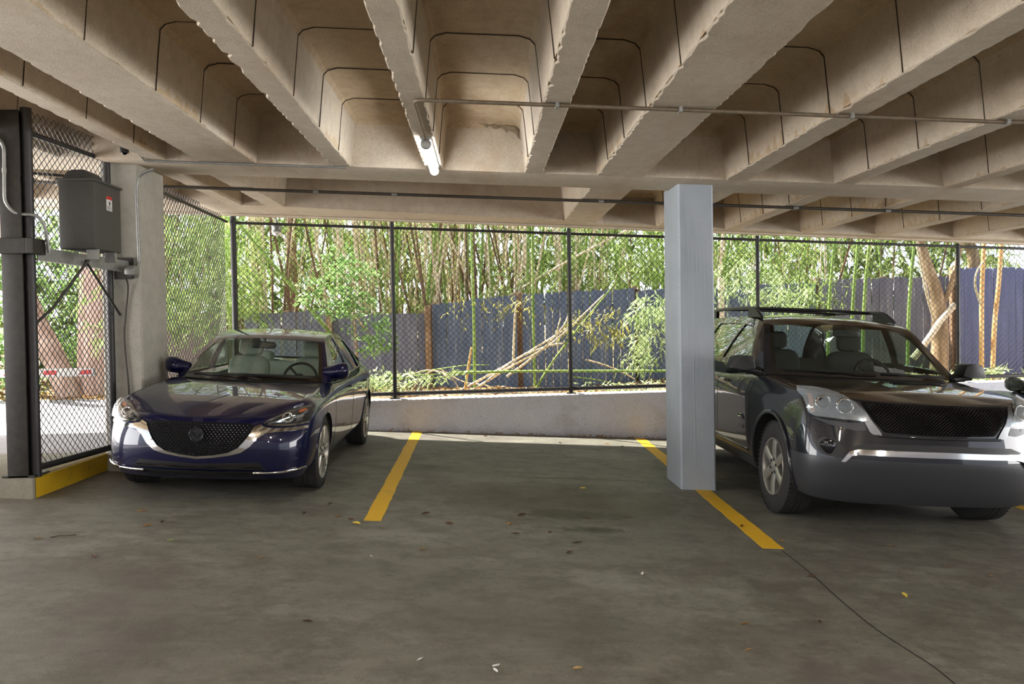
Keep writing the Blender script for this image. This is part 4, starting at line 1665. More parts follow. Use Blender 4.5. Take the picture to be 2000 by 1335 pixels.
    # ---- roof rails
    for sg in (1, -1):
        m = MB()
        pts = curve_pts([(.72 * sg, 1.32, 1.80), (.715 * sg, 1.52, 1.885), (.71 * sg, 1.75, 1.905), (.71 * sg, 2.4, 1.912), (.71 * sg, 3.0, 1.90), (.72 * sg, 3.25, 1.87), (.725 * sg, 3.45, 1.79)], 5)
        vs, N = [], 8
        m.tube(pts, 0.021, 8)
        for (ya, yb) in ((1.33, 1.72), (3.02, 3.42)):
            a = [p for p in pts if ya - .05 <= p.y <= yb + .05]
            for p, q in zip(a[:-1], a[1:]):
                m.add([p + Vector((.016, 0, 0)), q + Vector((.016, 0, 0)), Vector((q.x + .02, q.y, 1.795)), Vector((p.x + .02, p.y, 1.795)),
                       p - Vector((.016, 0, 0)), q - Vector((.016, 0, 0)), Vector((q.x - .02, q.y, 1.80)), Vector((p.x - .02, p.y, 1.80))],
                      [(0, 1, 2, 3), (7, 6, 5, 4), (0, 4, 5, 1), (3, 2, 6, 7)])
        m.obj('roof_rail', M['trim_grey'], car, smooth=50)
    for yy in (1.85, 2.75):
        m = MB()
        m.tube([(-.70, yy, 1.905), (-.4, yy, 1.915), (.4, yy, 1.915), (.70, yy, 1.905)], .016, 8)
        m.obj('cross_bar', M['trim_black'], car, smooth=60)
    an = MB().tube([(.10, 3.2, 1.84), (.10, 3.32, 2.0)], .006, 6)
    an.obj('antenna', M['trim_black'], car)
    # ---- grille
    gz = lambda q: [(a, b) for a, b in q]
    g = smooth2d([(-.60, 1.083), (-.45, 1.09), (0, 1.094), (.45, 1.09), (.60, 1.083), (.555, .99), (.47, .885), (.40, .862), (0, .853), (-.40, .862), (-.47, .885), (-.555, .99)], 4, True)
    surf.shell(g, 'front', 0.002, 0.01, .04).obj('grille', M['matt_black'], car, smooth=40)
    gm = MB()
    for k in range(-60, 61):
        for sgn in (1, -1):
            x0 = k * .030
            pts = []
            for t in range(25):
                z = .862 + t * .0095
                x = x0 + sgn * (z - .97) * 1.25
                if pt_in_poly(x, z, [(a * .975, .975 + (b - .975) * .95) for a, b in g]):
                    pts.append((x, z))
            if len(pts) > 1:
                p = surf.path([pts[0], pts[-1]], 'front', 0.012 + .003 * sgn, .05)
                if len(p) > 1:
                    gm.tube(p, .0042, 4, caps=False)
    go = gm.obj('grille_mesh', plain('black_chrome_mesh', srgb(92, 92, 98), .15, .9), car, smooth=60)
    go['kind'] = 'stuff'
    # badge bar, silver side wedges and lower frame
    wedge = [(.615, 1.09), (.665, 1.10), (.64, 1.03), (.595, .93), (.565, .865), (.545, .845), (.47, .84), (.49, .875), (.56, .97)]
    for sg in (1, -1):
        surf.shell(wedge if sg > 0 else mir(wedge), 'front', .012, .02, .03).obj('grille_surround', M['satin'], car, smooth=45)
        und = [(.60, .935), (.70, .925), (.86, .935), (.94, .945), (.84, .90), (.66, .865), (.585, .875)]
        surf.shell(und if sg > 0 else mir(und), 'front', .006, .012, .03).obj('lamp_apron', M['trim_grey'], car, smooth=45)
    fr = surf.path([(-.50, .838), (0, .832), (.50, .838)], 'front', .004, .05)
    MB().tube(fr, .012, 6).obj('grille_lower_bar', M['carbon'], car, smooth=60)
    # bumper opening and bright strip
    op = [(-.70, .735), (-.60, .77), (0, .78), (.60, .77), (.70, .735), (.60, .69), (0, .685), (-.60, .69)]
    surf.shell(op, 'front', .002, .01, .04).obj('bumper_opening', M['trim_black'], car, smooth=40)
    st = [(-.775, .615), (-.715, .70), (-.65, .722), (0, .728), (.65, .722), (.715, .70), (.775, .615), (.745, .615), (.70, .665), (.64, .678), (0, .682), (-.64, .678), (-.70, .665), (-.745, .615)]
    surf.shell(st, 'front', .022, .03, .03).obj('bumper_strip', M['chrome'], car, smooth=45)
    for sg in (1, -1):
        pk = smooth2d([(.77 * sg, .66), (.76 * sg, .72), (.80 * sg, .785), (.88 * sg, .795), (.925 * sg, .745), (.91 * sg, .67), (.84 * sg, .648)], 4, True)
        surf.shell(pk, 'front', .002, .008, .03).obj('fog_pocket', M['trim_black'], car, smooth=40)
        h, n_ = surf.hit(.85 * sg, .725, 'front')
        f = MB().lathe([(.05, .058), (-.022, .058), (-.026, .050)], 'Y', 28, h)
        fo = f.obj('fog_lamp', M['gloss_black'], car, smooth=40)
        MB().lathe([(-.018, .049), (-.030, .036), (-.036, .001)], 'Y', 28, h).obj('fog_lens', M['reflector_dark'], fo, smooth=60)
    # ---- headlamps
    lamp = [(.575, .945), (.60, 1.01), (.65, 1.07), (.72, 1.115), (.80, 1.142), (.87, 1.152), (.925, 1.150), (.945, 1.12), (.95, 1.05), (.95, .975), (.92, .955), (.76, .948)]
    for sg in (1, -1):
        f = (lambda q: q) if sg > 0 else mir
        base = surf.shell(f(lamp), 'front', .006, .012, .025).obj('headlamp', M['reflector'], car, smooth=40)
        for (x, z, r) in ((.855, 1.06, .055), (.725, 1.045, .060)):
            h, n_ = surf.hit(x * sg, z, 'front')
            lamp_unit(base, h, n_, r, .0105, 'lamp_ring', 'lamp_bowl', M['chrome'], M['reflector_dark'], .020)
        surf.shell(f([(.918, .985), (.915, 1.05), (.905, 1.125), (.925, 1.125), (.938, 1.05), (.938, .985)]), 'front', .014, .01, .02).obj('side_marker', M['marker'], base, smooth=40)
        dk = [(.68, .985), (.67, 1.03), (.74, 1.09), (.85, 1.115), (.92, 1.10), (.925, 1.0), (.85, .985), (.76, .97)]
        surf.shell(f(dk), 'front', .010, .006, .03).obj('lamp_bezel', M['lamp_grey'], base, smooth=40)
        surf.shell(f(lamp), 'front', .050, .003, .03).obj('lamp_lens', M['lens_clear_haze'], base, smooth=60)
        ob = base.children
    # ---- gaps
    sm = MB()
    for sg in (1, -1):
        ax = 'right' if sg > 0 else 'left'
        seam(surf, sm, [(.04 * sg, -.885), (.40 * sg, -.86), (.70 * sg, -.77), (.835 * sg, -.60), (.875 * sg, -.50), (.905 * sg, 0), (.95 * sg, .35)], 'top', .004)
        for yy in (.62, 1.72):
            seam(surf, sm, [(yy - (.03 if yy < 1 else 0), 1.23), (yy, 1.05), (yy, .60), (yy + .02, .42)], ax, .004)
        seam(surf, sm, [(2.68, 1.25), (2.72, 1.0), (2.60, .75), (2.5, .42)], ax, .004)
        seam(surf, sm, [(.62, .41), (2.5, .41)], ax, .004)
    so = sm.obj('panel_gap', M['seam'], car)
    so['kind'] = 'stuff'
    # side moulding strip, arch flares, handles, mirrors
    for sg in (1, -1):
        ax = 'right' if sg > 0 else 'left'
        p = surf.path([(.66, .47), (1.5, .475), (2.46, .485)], ax, .004, .06)
        MB().tube(p, .014, 6).obj('sill_moulding', M['carbon'], car, smooth=60)
        for yc in (0, 3.02):
            p = []
            for a in [radians(q) for q in range(-24, 206, 8)]:
                h, n_ = surf.hit(yc + cos(a) * .492, .42 + sin(a) * .492, ax)
                if h is not None and abs(h.x) > .8:
                    p.append(h + Vector((.004 * sg, 0, 0)))
            MB().tube(p, .020, 8).obj('arch_flare', M['carbon'], car, smooth=60)
        for yy in (1.47, 2.45):
            h, n_ = surf.hit(yy, 1.115, ax)
            m = MB()
            m.tube([h + Vector((0, -.10, 0)), h + Vector((.03 * sg, -.085, 0)), h + Vector((.034 * sg, .06, .004)), h + Vector((0, .09, .004))], [.012, .015, .015, .012], 8)
            m.obj('door_handle', M['chrome'], car, smooth=60)
        # mirror: block with a slanted outer end
        mm = MB()
        pr = [(1.03, 1.275), (1.06, 1.395), (1.15, 1.405), (1.235, 1.392), (1.275, 1.285), (1.27, 1.268), (1.15, 1.262)]
        mm.prism(pr, lambda a, b: (a * sg, .50 + (.03 if a > 1.2 else 0), b), lambda a, b: (a * sg, .70, b))
        bm = bmesh.new()
        mtmp = mm.mesh('t', M['seam'])
        bm.from_mesh(mtmp)
        bmesh.ops.bevel(bm, geom=bm.edges[:], offset=.010, segments=2, affect='EDGES', profile=.5)
        m2 = MB()
        m2.bm(bm)
        mo = m2.obj('side_mirror', M['trim_black'], car, smooth=50)
        ft = MB()
        ft.tube([(.96 * sg, .60, 1.245), (1.06 * sg, .60, 1.262), (1.16 * sg, .60, 1.268)], [.05, .035, .03], 8)
        ft.obj('mirror_foot', M['trim_black'], mo, smooth=60)
        mg = MB()
        x0, x1 = sorted((1.07 * sg, 1.23 * sg))
        mg.box(x0, .70, 1.29, x1, .706, 1.385)
        mg.obj('mirror_glass', M['chrome'], mo)
        sp = [(.50, 1.02), (.55, 1.24), (.72, 1.255), (.60, 1.10)]
    # model lettering low on the front door (side towards the column) and on the far side
    for sg in (-1, 1):
        ax = 'right' if sg > 0 else 'left'
        h, n_ = surf.hit(.88, .665, ax)
        cu = bpy.data.curves.new('lettering', 'FONT')
        cu.body = 'ACADIA'
        cu.size = .052
        cu.extrude = .003
        cu.align_x = 'CENTER'
        cu.space_character = 1.25
        to = bpy.data.objects.new('lettering', cu)
        COL.objects.link(to)
        tm = eval_mesh(to)
        bpy.data.objects.remove(to)
        mtx = Matrix.Translation(h + Vector((.006 * sg, 0, 0))) @ Matrix.Rotation(pi / 2 if sg > 0 else -pi / 2, 4, 'Z') @ Matrix.Rotation(pi / 2, 4, 'X')
        tm.transform(mtx)
        tm.materials.clear()
        tm.materials.append(M['chrome'])
        lo = link('lettering', tm, car)
        lo['kind'] = 'stuff'
        h, n_ = surf.hit(.88, .775, ax)
        bd = MB()
        pts = [h + Vector((.006 * sg, a, b)) for a, b in ((-.10, -.015), (-.04, .02), (.03, .028), (.10, .01), (.05, -.002), (-.02, -.002))]
        bd.tube(pts, .007, 6)
        bd.obj('side_badge', M['chrome'], car, smooth=50)
    car.scale = (1.012, 1.012, 1.012)
    for yy in (0, 3.02):
        for sg in (1, -1):
            add_wheel(car, yy, 1.01, sg, .418, .262, .25, 6, 0, .085, 6)
    for (x0, x1) in ((-.78, .02), (.08, .80)):
        pts = []
        for k in range(5):
            x = x0 + (x1 - x0) * k / 4
            a = abs(x) / .95
            pts.append((x, .19 + .31 * a * a + .03 + .03 * (4 - k) / 4, 1.262 + .012 * (4 - k) / 4 - .008 * a * a + .014))
        wiper(car, pts)
    # washer slots
    for k in range(2):
        MB().tube([(.05, .02 - k * .06, 1.243 - k * .006), (.55, .06 - k * .06, 1.24 - k * .006)], .008, 6).obj('cowl_slat', M['trim_black'], car)
    # ---- cabin
    for x in (-.42, .42):
        seat(car, x, 1.55, .86, M['seat_dark'], w=.52, hgt=.60)
    for x in (-.42, .42):
        seat(car, x, 2.55, .82, M['seat_dark'], w=.50, hgt=.52, head=False)
    d = MB()
    rbox(d, (0, .80, 1.17), (1.72, .70, .20), .3)
    d.obj('dashboard', M['cabin'], car, smooth=60)
    s_ = MB()
    torus_ring(s_, (0, 0, 0), .19, .016, 'Y', 32, 8)
    for a in (0, pi * .75, pi * 1.25):
        s_.tube([(0, 0, 0), (sin(a + pi / 2) * .18, 0, cos(a + pi / 2) * .18)], .016, 6)
    s_.lathe([(-.03, .001), (-.03, .055), (.03, .06)], 'Y', 16)
    w_ = s_.obj('steering_wheel', M['trim_black'], car, smooth=60, loc=(.42, 1.12, 1.22))
    w_.rotation_euler = (radians(-25), 0, 0)
    rm = MB()
    rbox(rm, (0, .86, 1.66), (.27, .05, .085), .4)
    rm.tube([(0, .88, 1.68), (0, .93, 1.74)], .012, 6)
    rm.obj('rear_view_mirror', M['trim_black'], car, smooth=60)
    return car


suv = build_suv()
# a third car beyond it, parked nose in, mostly out of the frame
car_c = copy_tree(sedan)
car_c.name = 'parked_car'
car_c.location = (7.62, 11.15, fz(7.62))
car_c.rotation_euler = (0, -TILT, pi)
car_c.scale = (1.06, 1.06, 1.07)
tag(car_c, 'grey-green car beyond the dark SUV, parked nose in, showing its door mirror and windscreen pillar', 'car')
for ch in car_c.children_recursive:
    if ch.type == 'MESH' and any(m and m.name.startswith('deep_blue') for m in ch.data.materials):
        ch.data = ch.data.copy()
        for i, m in enumerate(ch.data.materials):
            if m.name.startswith('deep_blue'):
                ch.data.materials[i] = M['greygreen']
for ch in list(car_c.children):
    if ch.name.split('.')[0] in ('grille', 'grille_mesh', 'chrome_wing', 'emblem', 'lower_intake', 'intake_bars', 'bumper_strip', 'bumper_pocket'):
        bpy.data.objects.remove(ch)
# ------------------------------------------------------------------ chain link fences
cam_m = cam.matrix_world.copy()
cam_o = cam_m.translation.copy()


def at(px, py, y):
    """the point on the upright plane at distance y that the photograph shows at (px, py)"""
    d = cam_m.to_3x3() @ Vector(((px - 1000) / 1600, -(py - 667.5) / 1600, -1))
    return cam_o + d * ((y - cam_o.y) / d.y)


def chain_link(p0, p1, zb, zt, name, parent, a=0.0440, r=0.0050):
    """woven wire between the plan points p0 and p1; zb, zt: heights as functions of the distance along"""
    p0, p1 = Vector((p0[0], p0[1], 0)), Vector((p1[0], p1[1], 0))
    run = (p1 - p0).length
    t = (p1 - p0) / run
    nrm = Vector((-t.y, t.x, 0))
    vs, fs = [], []
    nw = int(run / a)
    ring = [Vector((cos(q), sin(q))) * r for q in (pi / 2, pi * 7 / 6, pi * 11 / 6)]
    for i in range(nw):
        x0 = i * a
        k0, k1 = math.ceil(zb(x0) / a), int(zt(x0) / a)
        b = len(vs)
        m = 0
        for k in range(k0, k1 + 1):
            side = (k + i) % 2
            x = x0 + a * side * 1.06
            c = p0 + t * x + Vector((0, 0, k * a)) + nrm * (0.0022 if side else -0.0022)
            for q in ring:
                vs.append(c + t * q.x + nrm * q.y)
            if m:
                j = b + (m - 1) * 3
                for u in range(3):
                    w = (u + 1) % 3
                    fs.append((j + u, j + w, j + 3 + w, j + 3 + u))
            m += 1
    me = bpy.data.meshes.new(name)
    me.from_pydata(vs, [], fs)
    me.materials.append(M['wire'])
    o = link(name, me, parent)
    o['kind'] = 'stuff'
    return o


def fy(x):
    return wy(x) + 0.12


def rail_z(x):
    return 3.02 - 0.0385 * x


fence = thing('chain_link_fence', 'black chain link fence standing on the low parapet at the back of the deck', 'fence', (0, fy(0), wtop(0)))
FO = fence.location.copy()
posts_x = []
for px, py in ((458, 560), (767.5, 560), (1112.5, 560), (1480, 560), (1871, 560)):
    x = 0
    for _ in range(6):
        x = at(px, py, fy(x)).x
    posts_x.append(x)
posts_x += [posts_x[-1] + 3.0, posts_x[-1] + 6.0]
for i, x in enumerate(posts_x):
    r = .043 if i == 0 else .031
    m = MB().tube([(x, fy(x), wtop(x) - .02), (x, fy(x), cz(x) - .01 if i else cz(x) + .02)], r, 12)
    o = m.obj('post', M['black_metal'], fence, smooth=60, loc=-FO)
    c = MB()
    for z in (wtop(x) + .06, 1.35, 2.1, rail_z(x)):
        c.lathe([(-.02, r + .002), (-.02, r + .006), (.02, r + .006), (.02, r + .002)], 'Z', 12, (x, fy(x), z))
    cb = c.obj('tension_band', M['black_metal'], o, smooth=40)
    cb['kind'] = 'stuff'
    f = MB().bbox(x - .07, fy(x) - .07, wtop(x) - .001, x + .07, fy(x) + .07, wtop(x) + .012, .003)
    f.obj('foot_plate', M['black_metal'], o)
for i, (xa, xb) in enumerate(zip(posts_x[:-1], posts_x[1:])):
    MB().tube([(xa, fy(xa), rail_z(xa)), (xb, fy(xb), rail_z(xb))], .021, 10).obj('top_rail', M['black_metal'], fence, smooth=60, loc=-FO)
    MB().tube([(xa, fy(xa), wtop(xa) + .075), (xb, fy(xb), wtop(xb) + .075)], .031, 10).obj('bottom_rail', M['black_metal'], fence, smooth=60, loc=-FO)
    L_ = math.hypot(xb - xa, fy(xb) - fy(xa))
    o = chain_link((xa, fy(xa) + .03), (xb, fy(xb) + .03), lambda d, xa=xa: wtop(xa + d) + .01, lambda d, xa=xa: rail_z(xa + d) + .09, 'chain_link', fence)
    o.location = -FO

# fence along the open side behind the bare column
sf = thing('chain_link_fence', 'black chain link side fence between the bare column and the corner post', 'fence', (-3.70, 9.0, fz(-3.7)))
SO = sf.location.copy()
xs_ = -3.69
MB().tube([(xs_, 8.99, 3.22), (xs_, 12.05, 3.17)], .02, 10).obj('top_rail', M['black_metal'], sf, smooth=60, loc=-SO)
MB().tube([(xs_, 8.99, .33), (xs_, 12.05, .33)], .022, 10).obj('bottom_rail', M['black_metal'], sf, smooth=60, loc=-SO)
MB().tube([(xs_, 9.05, .2), (xs_, 9.05, 3.25)], .03, 10).obj('post', M['black_metal'], sf, smooth=60, loc=-SO)
chain_link((xs_ - .03, 9.0), (xs_ - .03, 12.08), lambda d: .27, lambda d: 3.40 - .05 * d, 'chain_link', sf).location = -SO

# ------------------------------------------------------------------ gate panel, posts and operator at the left edge
GX = at(61, 600, 7.07).x + .03
gp = thing('fence_panel', 'black chain link panel with round frame standing on the yellow kerb', 'fence', (GX, 7.0, KZ))
GO = gp.location.copy()
MB().tube([(GX - .03, 7.07, KZ - .01), (GX - .03, 7.07, 3.50)], .045, 14).obj('post', M['black_metal'], gp, smooth=60, loc=-GO)
MB().tube([(GX + .09, 8.27, KZ - .01), (GX + .09, 8.27, 3.34)], .036, 14).obj('post', M['black_metal'], gp, smooth=60, loc=-GO)
MB().tube([(GX - .03, 7.07, 3.30), (GX + .09, 8.27, 3.30)], .022, 10).obj('top_rail', M['black_metal'], gp, smooth=60, loc=-GO)
MB().tube([(GX - .03, 7.07, KZ + .065), (GX + .09, 8.27, KZ + .065)], .03, 10).obj('bottom_rail', M['black_metal'], gp, smooth=60, loc=-GO)
chain_link((GX - .02, 7.10), (GX + .09, 8.25), lambda d: KZ + .04, lambda d: 3.50, 'chain_link', gp, a=.0375, r=.0043).location = -GO
for z in (1.15, 2.0, 2.9):
    m = MB().lathe([(-.02, .045), (-.02, .050), (.02, .050), (.02, .045)], 'Z', 14, (GX - .03, 7.07, z))
    m.obj('collar', M['black_metal'], gp, smooth=40, loc=-GO)

steel = MB()
px0, px1, yy0, yy1 = at(5, 600, 6.98).x, at(46, 600, 6.98).x, 6.98, 7.17
steel.bbox(px0, yy0, KZ, px1, yy0 + .016, 3.46, .003)
steel.bbox(px0, yy1 - .016, KZ, px1, yy1, 3.46, .003)
steel.bbox((px0 + px1) / 2 - .008, yy0 + .016, KZ, (px0 + px1) / 2 + .008, yy1 - .016, 3.46, .003)
so = steel.obj('gate_post', M['dark_steel'], smooth=30, weld=False)
# welded stiffener at both ends makes it one piece
fl = MB().bbox(px0 - .05, yy0 - .0, KZ, px1 + .05, yy1 + .05, KZ + .016, .003).obj('base_plate', M['dark_steel'], so)
MB().bbox(px0, yy0, 3.45, px1, yy1, 3.466, .003).obj('cap_plate', M['dark_steel'], so)
tag(so, 'tall dark steel gate post standing on the end of the kerb', 'post')

# operator box on its bracket
op = thing('gate_operator', 'dark grey gate operator cabinet on a steel bracket beside the bare column', 'gate motor', (-3.645, 7.62, 2.34))
OO = op.location.copy()
cab = MB().bbox(-3.80, 7.36, 2.345, -3.49, 7.90, 2.955, .014).obj('cabinet', M['box_dark'], op, smooth=40, loc=-OO)
MB().bbox(-3.815, 7.345, 2.94, -3.475, 7.915, 2.965, .008).obj('lid', M['box_dark'], op, smooth=40, loc=-OO)
st = MB().box(-3.4895, 7.60, 2.715, -3.488, 7.71, 2.845)
sto = st.obj('warning_sticker', M['white'], cab)
MB().box(-3.488, 7.60, 2.815, -3.4873, 7.71, 2.845).obj('sticker_header', M['red'], sto)
mk = MB()
mk.box(-3.488, 7.645, 2.765, -3.4873, 7.675, 2.80)
for k in range(4):
    mk.box(-3.488, 7.61, 2.725 + k * .009, -3.4873, 7.70 - (k % 2) * .02, 2.729 + k * .009)
mo_ = mk.obj('sticker_print', M['trim_grey'], sto)
mo_['kind'] = 'stuff'
cp = MB()
prf = [(-3.78, 2.965), (-3.775, 3.0), (-3.74, 3.035), (-3.70, 3.05), (-3.60, 3.05), (-3.555, 3.03), (-3.53, 2.995), (-3.53, 2.965)]
cp.prism(prf, lambda a, b: (a, 7.42, b), lambda a, b: (a, 7.62, b)).obj('chain_cover', M['dark_steel'], op, smooth=50, loc=-OO)
ch_ = MB()
a_, b_ = Vector((-3.86, 7.10, 2.285)), Vector((-3.60, 8.31, 2.25))
d_ = (b_ - a_).normalized()
n_ = Vector((d_.y, -d_.x, 0)).normalized()
sec = [(-.012, -.055), (.045, -.055), (.045, -.045), (-.002, -.045), (-.002, .045), (.045, .045), (.045, .055), (-.012, .055)]
ch_.prism(sec, lambda u, v: a_ - n_ * u + Vector((0, 0, v)), lambda u, v: b_ - n_ * u + Vector((0, 0, v))).obj('channel', M['galv'], op, loc=-OO)
MB().bbox(-4.25, 6.93, 2.27, -3.86, 6.975, 2.40, .006).obj('support_arm', M['dark_steel'], op, loc=-OO)
MB().bbox(-3.86, 6.93, 2.27, -3.80, 7.14, 2.40, .006).obj('support_arm', M['dark_steel'], op, loc=-OO)
MB().bbox(-3.74, 8.285, 2.13, -3.56, 8.317, 2.34, .004).obj('wall_plate', M['dark_steel'], op, loc=-OO)
for yb in (7.45, 7.80):
    MB().bbox(-3.60, yb - .02, 2.255, -3.50, yb + .02, 2.35, .004).obj('foot_bracket', M['galv'], op, loc=-OO)
MB().tube([(-3.56, 7.50, 2.33), at(85, 600, 7.25), at(38, 643, 7.1)], .013, 8).obj('brace', M['dark_steel'], op, smooth=60, loc=-OO)
MB().tube([(-3.70, 7.62, 2.26), at(218, 615, 8.24)], .012, 8).obj('brace', M['dark_steel'], op, smooth=60, loc=-OO)
MB().tube([(-4.2, 7.30, 3.02), (-3.76, 7.50, 3.005)], .012, 8).obj('drive_rod', M['dark_steel'], op, smooth=60, loc=-OO)
MB().bbox(-3.56, 8.10, 2.16, -3.46, 8.22, 2.25, .008).obj('junction_box', M['galv'], op, smooth=40, loc=-OO)
op.location.x += .085


def pipe(name, pts, r, mat, label, cat, n=6, k=8, spl=True):
    m = MB().tube(curve_pts(pts, n) if spl else pts, r, k)
    o = m.obj(name, mat, smooth=60)
    tag(o, label, cat)
    return o


def rounded(pts, rad, n=5):
    """polyline with rounded corners"""
    P = [Vector(p) for p in pts]
    out = [P[0]]
    for i in range(1, len(P) - 1):
        a, b, c = P[i - 1], P[i], P[i + 1]
        r1 = min(rad, (a - b).length * .45, (c - b).length * .45)
        s, e = b + (a - b).normalized() * r1, b + (c - b).normalized() * r1
        for k in range(n + 1):
            t = k / n
            out.append(s * (1 - t) ** 2 + b * 2 * t * (1 - t) + e * t * t)
    out.append(P[-1])
    return out


pl_ = [at(-12, 262, 6.96), at(8, 283, 6.96), at(9, 395, 6.96), at(30, 418, 6.99), at(72, 419, 7.02), at(88, 440, 7.06), at(96, 493, 7.12)]
o = MB().tube(rounded(pl_, .09), .014, 10).obj('conduit', M['galv'], smooth=60)
tag(o, 'grey conduit looping down past the gate post to the operator bracket', 'conduit')
MB().lathe([(-.02, .0145), (-.02, .018), (.02, .018), (.02, .0145)], 'Z', 12, at(8.5, 333, 6.96)).obj('coupling', M['galv'], o)
xc = -3.62
pc = [(-3.30, 8.285, cz(-3.3) - .03), (xc, 8.285, cz(xc) - .10), (xc - .0, 8.285, 2.24), (xc, 8.20, 2.19), (xc + .10, 8.16, 2.19)]
pc = [at(300, 330, 8.285), at(272, 340, 8.285), at(266, 365, 8.285), at(272, 510, 8.285), at(266, 527, 8.285), at(246, 530, 8.24), at(235, 527, 8.2)]
o = MB().tube(rounded(pc, .08), .016, 10).obj('conduit', M['galv'], smooth=60)
tag(o, 'grey conduit running down the front of the bare concrete column', 'conduit')
pcb = [at(243, 536, 8.22), at(250, 560, 8.29), at(246, 610, 8.30), at(243, 660, 8.30), at(250, 740, 8.30), at(253, 790, 8.30)]
pipe('cable', pcb, .009, M['conduit_dark'], 'thin dark cable hanging down the front of the bare concrete column', 'cable')
sc_ = thing('security_camera', 'small black camera under the ceiling above the bare column', 'camera', at(243, 287, 7.7))
CO = sc_.location
MB().lathe([(-.055, .03), (-.05, .038), (.05, .038), (.06, .03)], 'Z', 16).obj('camera_body', M['plastic_black'], sc_, smooth=40)
MB().lathe([(-.072, .012), (-.055, .028)], 'Z', 16).obj('lens', M['gloss_black'], sc_, smooth=60)
MB().tube([(0, 0, .05), (.03, 0, .09), (.03, 0, max(.10, cz(CO.x) + PAN - CO.z))], .012, 8).obj('mount', M['galv'], sc_, smooth=60)
p_ = [at(249, 284, 7.7), at(262, 288, 7.75), (-3.22, GY0 - .02, cz(-3.22) - .015), (-3.05, GY0 - .02, cz(-3.05) - .015), (-1.3, GY0 - .018, cz(-1.3) - .012)]
o = MB().tube(rounded(p_, .04), .011, 8).obj('conduit', M['galv'], smooth=60)
tag(o, 'thin conduit from the small camera along the edge of the ceiling girder', 'conduit')
# ceiling conduits
o = MB().tube(rounded([(9.5, 5.5, cz(9.5) - .016), (-.435, 5.5, cz(-.435) - .016), (-.435, 6.50, cz(-.435) - .016), (-.435, 6.58, cz(-.435) - .03)], .07), .0135, 10).obj('conduit', M['conduit_brown'], smooth=60)
tag(o, 'long thin conduit crossing the joists and turning to the tube lamp', 'conduit')
for x in (.52, 1.35, 2.52, 3.6, 4.7):
    MB().bbox(x - .012, 5.475, cz(x) - .034, x + .012, 5.525, cz(x) + .004, .003).obj('clip', M['galv'], o)
o = MB().tube([(-9, 9.55, cz(-9) - .02), (9.5, 9.55, cz(9.5) - .02)], .018, 10).obj('conduit', M['conduit_dark'], smooth=60)
tag(o, 'dark conduit crossing under the joists behind the girder', 'conduit')
for x in (-1.9, -1.0, 1.4, 2.6, 3.7, 4.8):
    MB().lathe([(-.03, .018), (-.03, .023), (.03, .023), (.03, .018)], 'X', 10, (x, 9.55, cz(x) - .02)).obj('coupling', M['galv'], o)

# rough spalled concrete in the corner of the pan end beside the lamp
r3 = random.Random(9)
mid_ = [(928, 240), (950, 241), (972, 240), (995, 243), (1016, 246), (1026, 262), (1030, 282), (1031, 304), (1032, 326)]
wd_ = [3, 7, 10, 13, 15, 14, 10, 8, 5]
mb = MB()
vs, fs = [], []
for i in range((len(mid_) - 1) * 4 + 1):
    k, f = divmod(i, 4)
    f /= 4
    a, b = mid_[min(k, 8)], mid_[min(k + 1, 8)]
    wv = wd_[min(k, 8)] * (1 - f) + wd_[min(k + 1, 8)] * f
    x, y = a[0] + (b[0] - a[0]) * f, a[1] + (b[1] - a[1]) * f
    dx, dy = (0, 1) if k < 4 else (-1, .2)
    for u in (0, .35, .7, 1):
        q = wv * u * (r3.uniform(.7, 1.5) if u == 1 else 1)
        p = at(x + dx * q, y + dy * q, 8.048)
        p.y -= .012 + (r3.uniform(.002, .030) if 0 < u < 1 else -.004)
        vs.append(p)
n_ = len(vs) // 4
for i in range(n_ - 1):
    for u in range(3):
        fs.append((i * 4 + u, i * 4 + u + 1, (i + 1) * 4 + u + 1, (i + 1) * 4 + u))
mb.add(vs, fs).obj('spalled_patch', concrete('spalled_concrete', srgb(108, 94, 74), srgb(140, 124, 100), srgb(164, 148, 122), pits=1.0, scale=2.0), ceiling)

# ------------------------------------------------------------------ tube lamps
def tube_lamp(x, y, label, power=60):
    t = thing('ceiling_lamp', label, 'lamp', (x, y, cz(x) - .06))
    MB().bbox(-.045, -.60, .035, .045, .60, .064, .008).obj('housing', M['galv'], t, smooth=40)
    MB().lathe([(-.62, .02), (-.615, .040), (-.575, .044), (-.57, .038)], 'Y', 20).obj('end_cap', M['galv'], t, smooth=40)
    MB().lathe([(.62, .02), (.615, .040), (.575, .044), (.57, .038)], 'Y', 20).obj('end_cap', M['galv'], t, smooth=40)
    MB().lathe([(-.575, .038), (.575, .038)], 'Y', 20).obj('diffuser', M['lamp_glow'], t, smooth=60)
    return t


tube_lamp(-.435, 7.22, 'lit white tube lamp fixed under a ceiling joist near the girder')
# ------------------------------------------------------------------ outdoors: ground, road, board fence, bamboo, trees
def leaf_mat(name, a, b, c, trans=0.5, rough=0.45):
    t = NT(name)
    nz = t.noise(t.world(), 1.7, 4, 0.7)
    n2 = t.noise(t.world(), 23.0, 2, 0.6)
    col = t.ramp(t.mix(0.45, nz, n2), [(0.34, a), (0.5, b), (0.66, c)])
    d = t.n('BsdfPrincipled', i_Base_Color=col, i_Roughness=rough)
    d.inputs['Specular IOR Level'].default_value = 0.4
    tl = t.n('BsdfTranslucent', i_Color=col)
    mx = t.n('MixShader', i_0=trans)
    t.l(d.outputs[0], mx.inputs[1])
    t.l(tl.outputs[0], mx.inputs[2])
    t.l(mx.outputs[0], t.out.inputs[0])
    return t.m


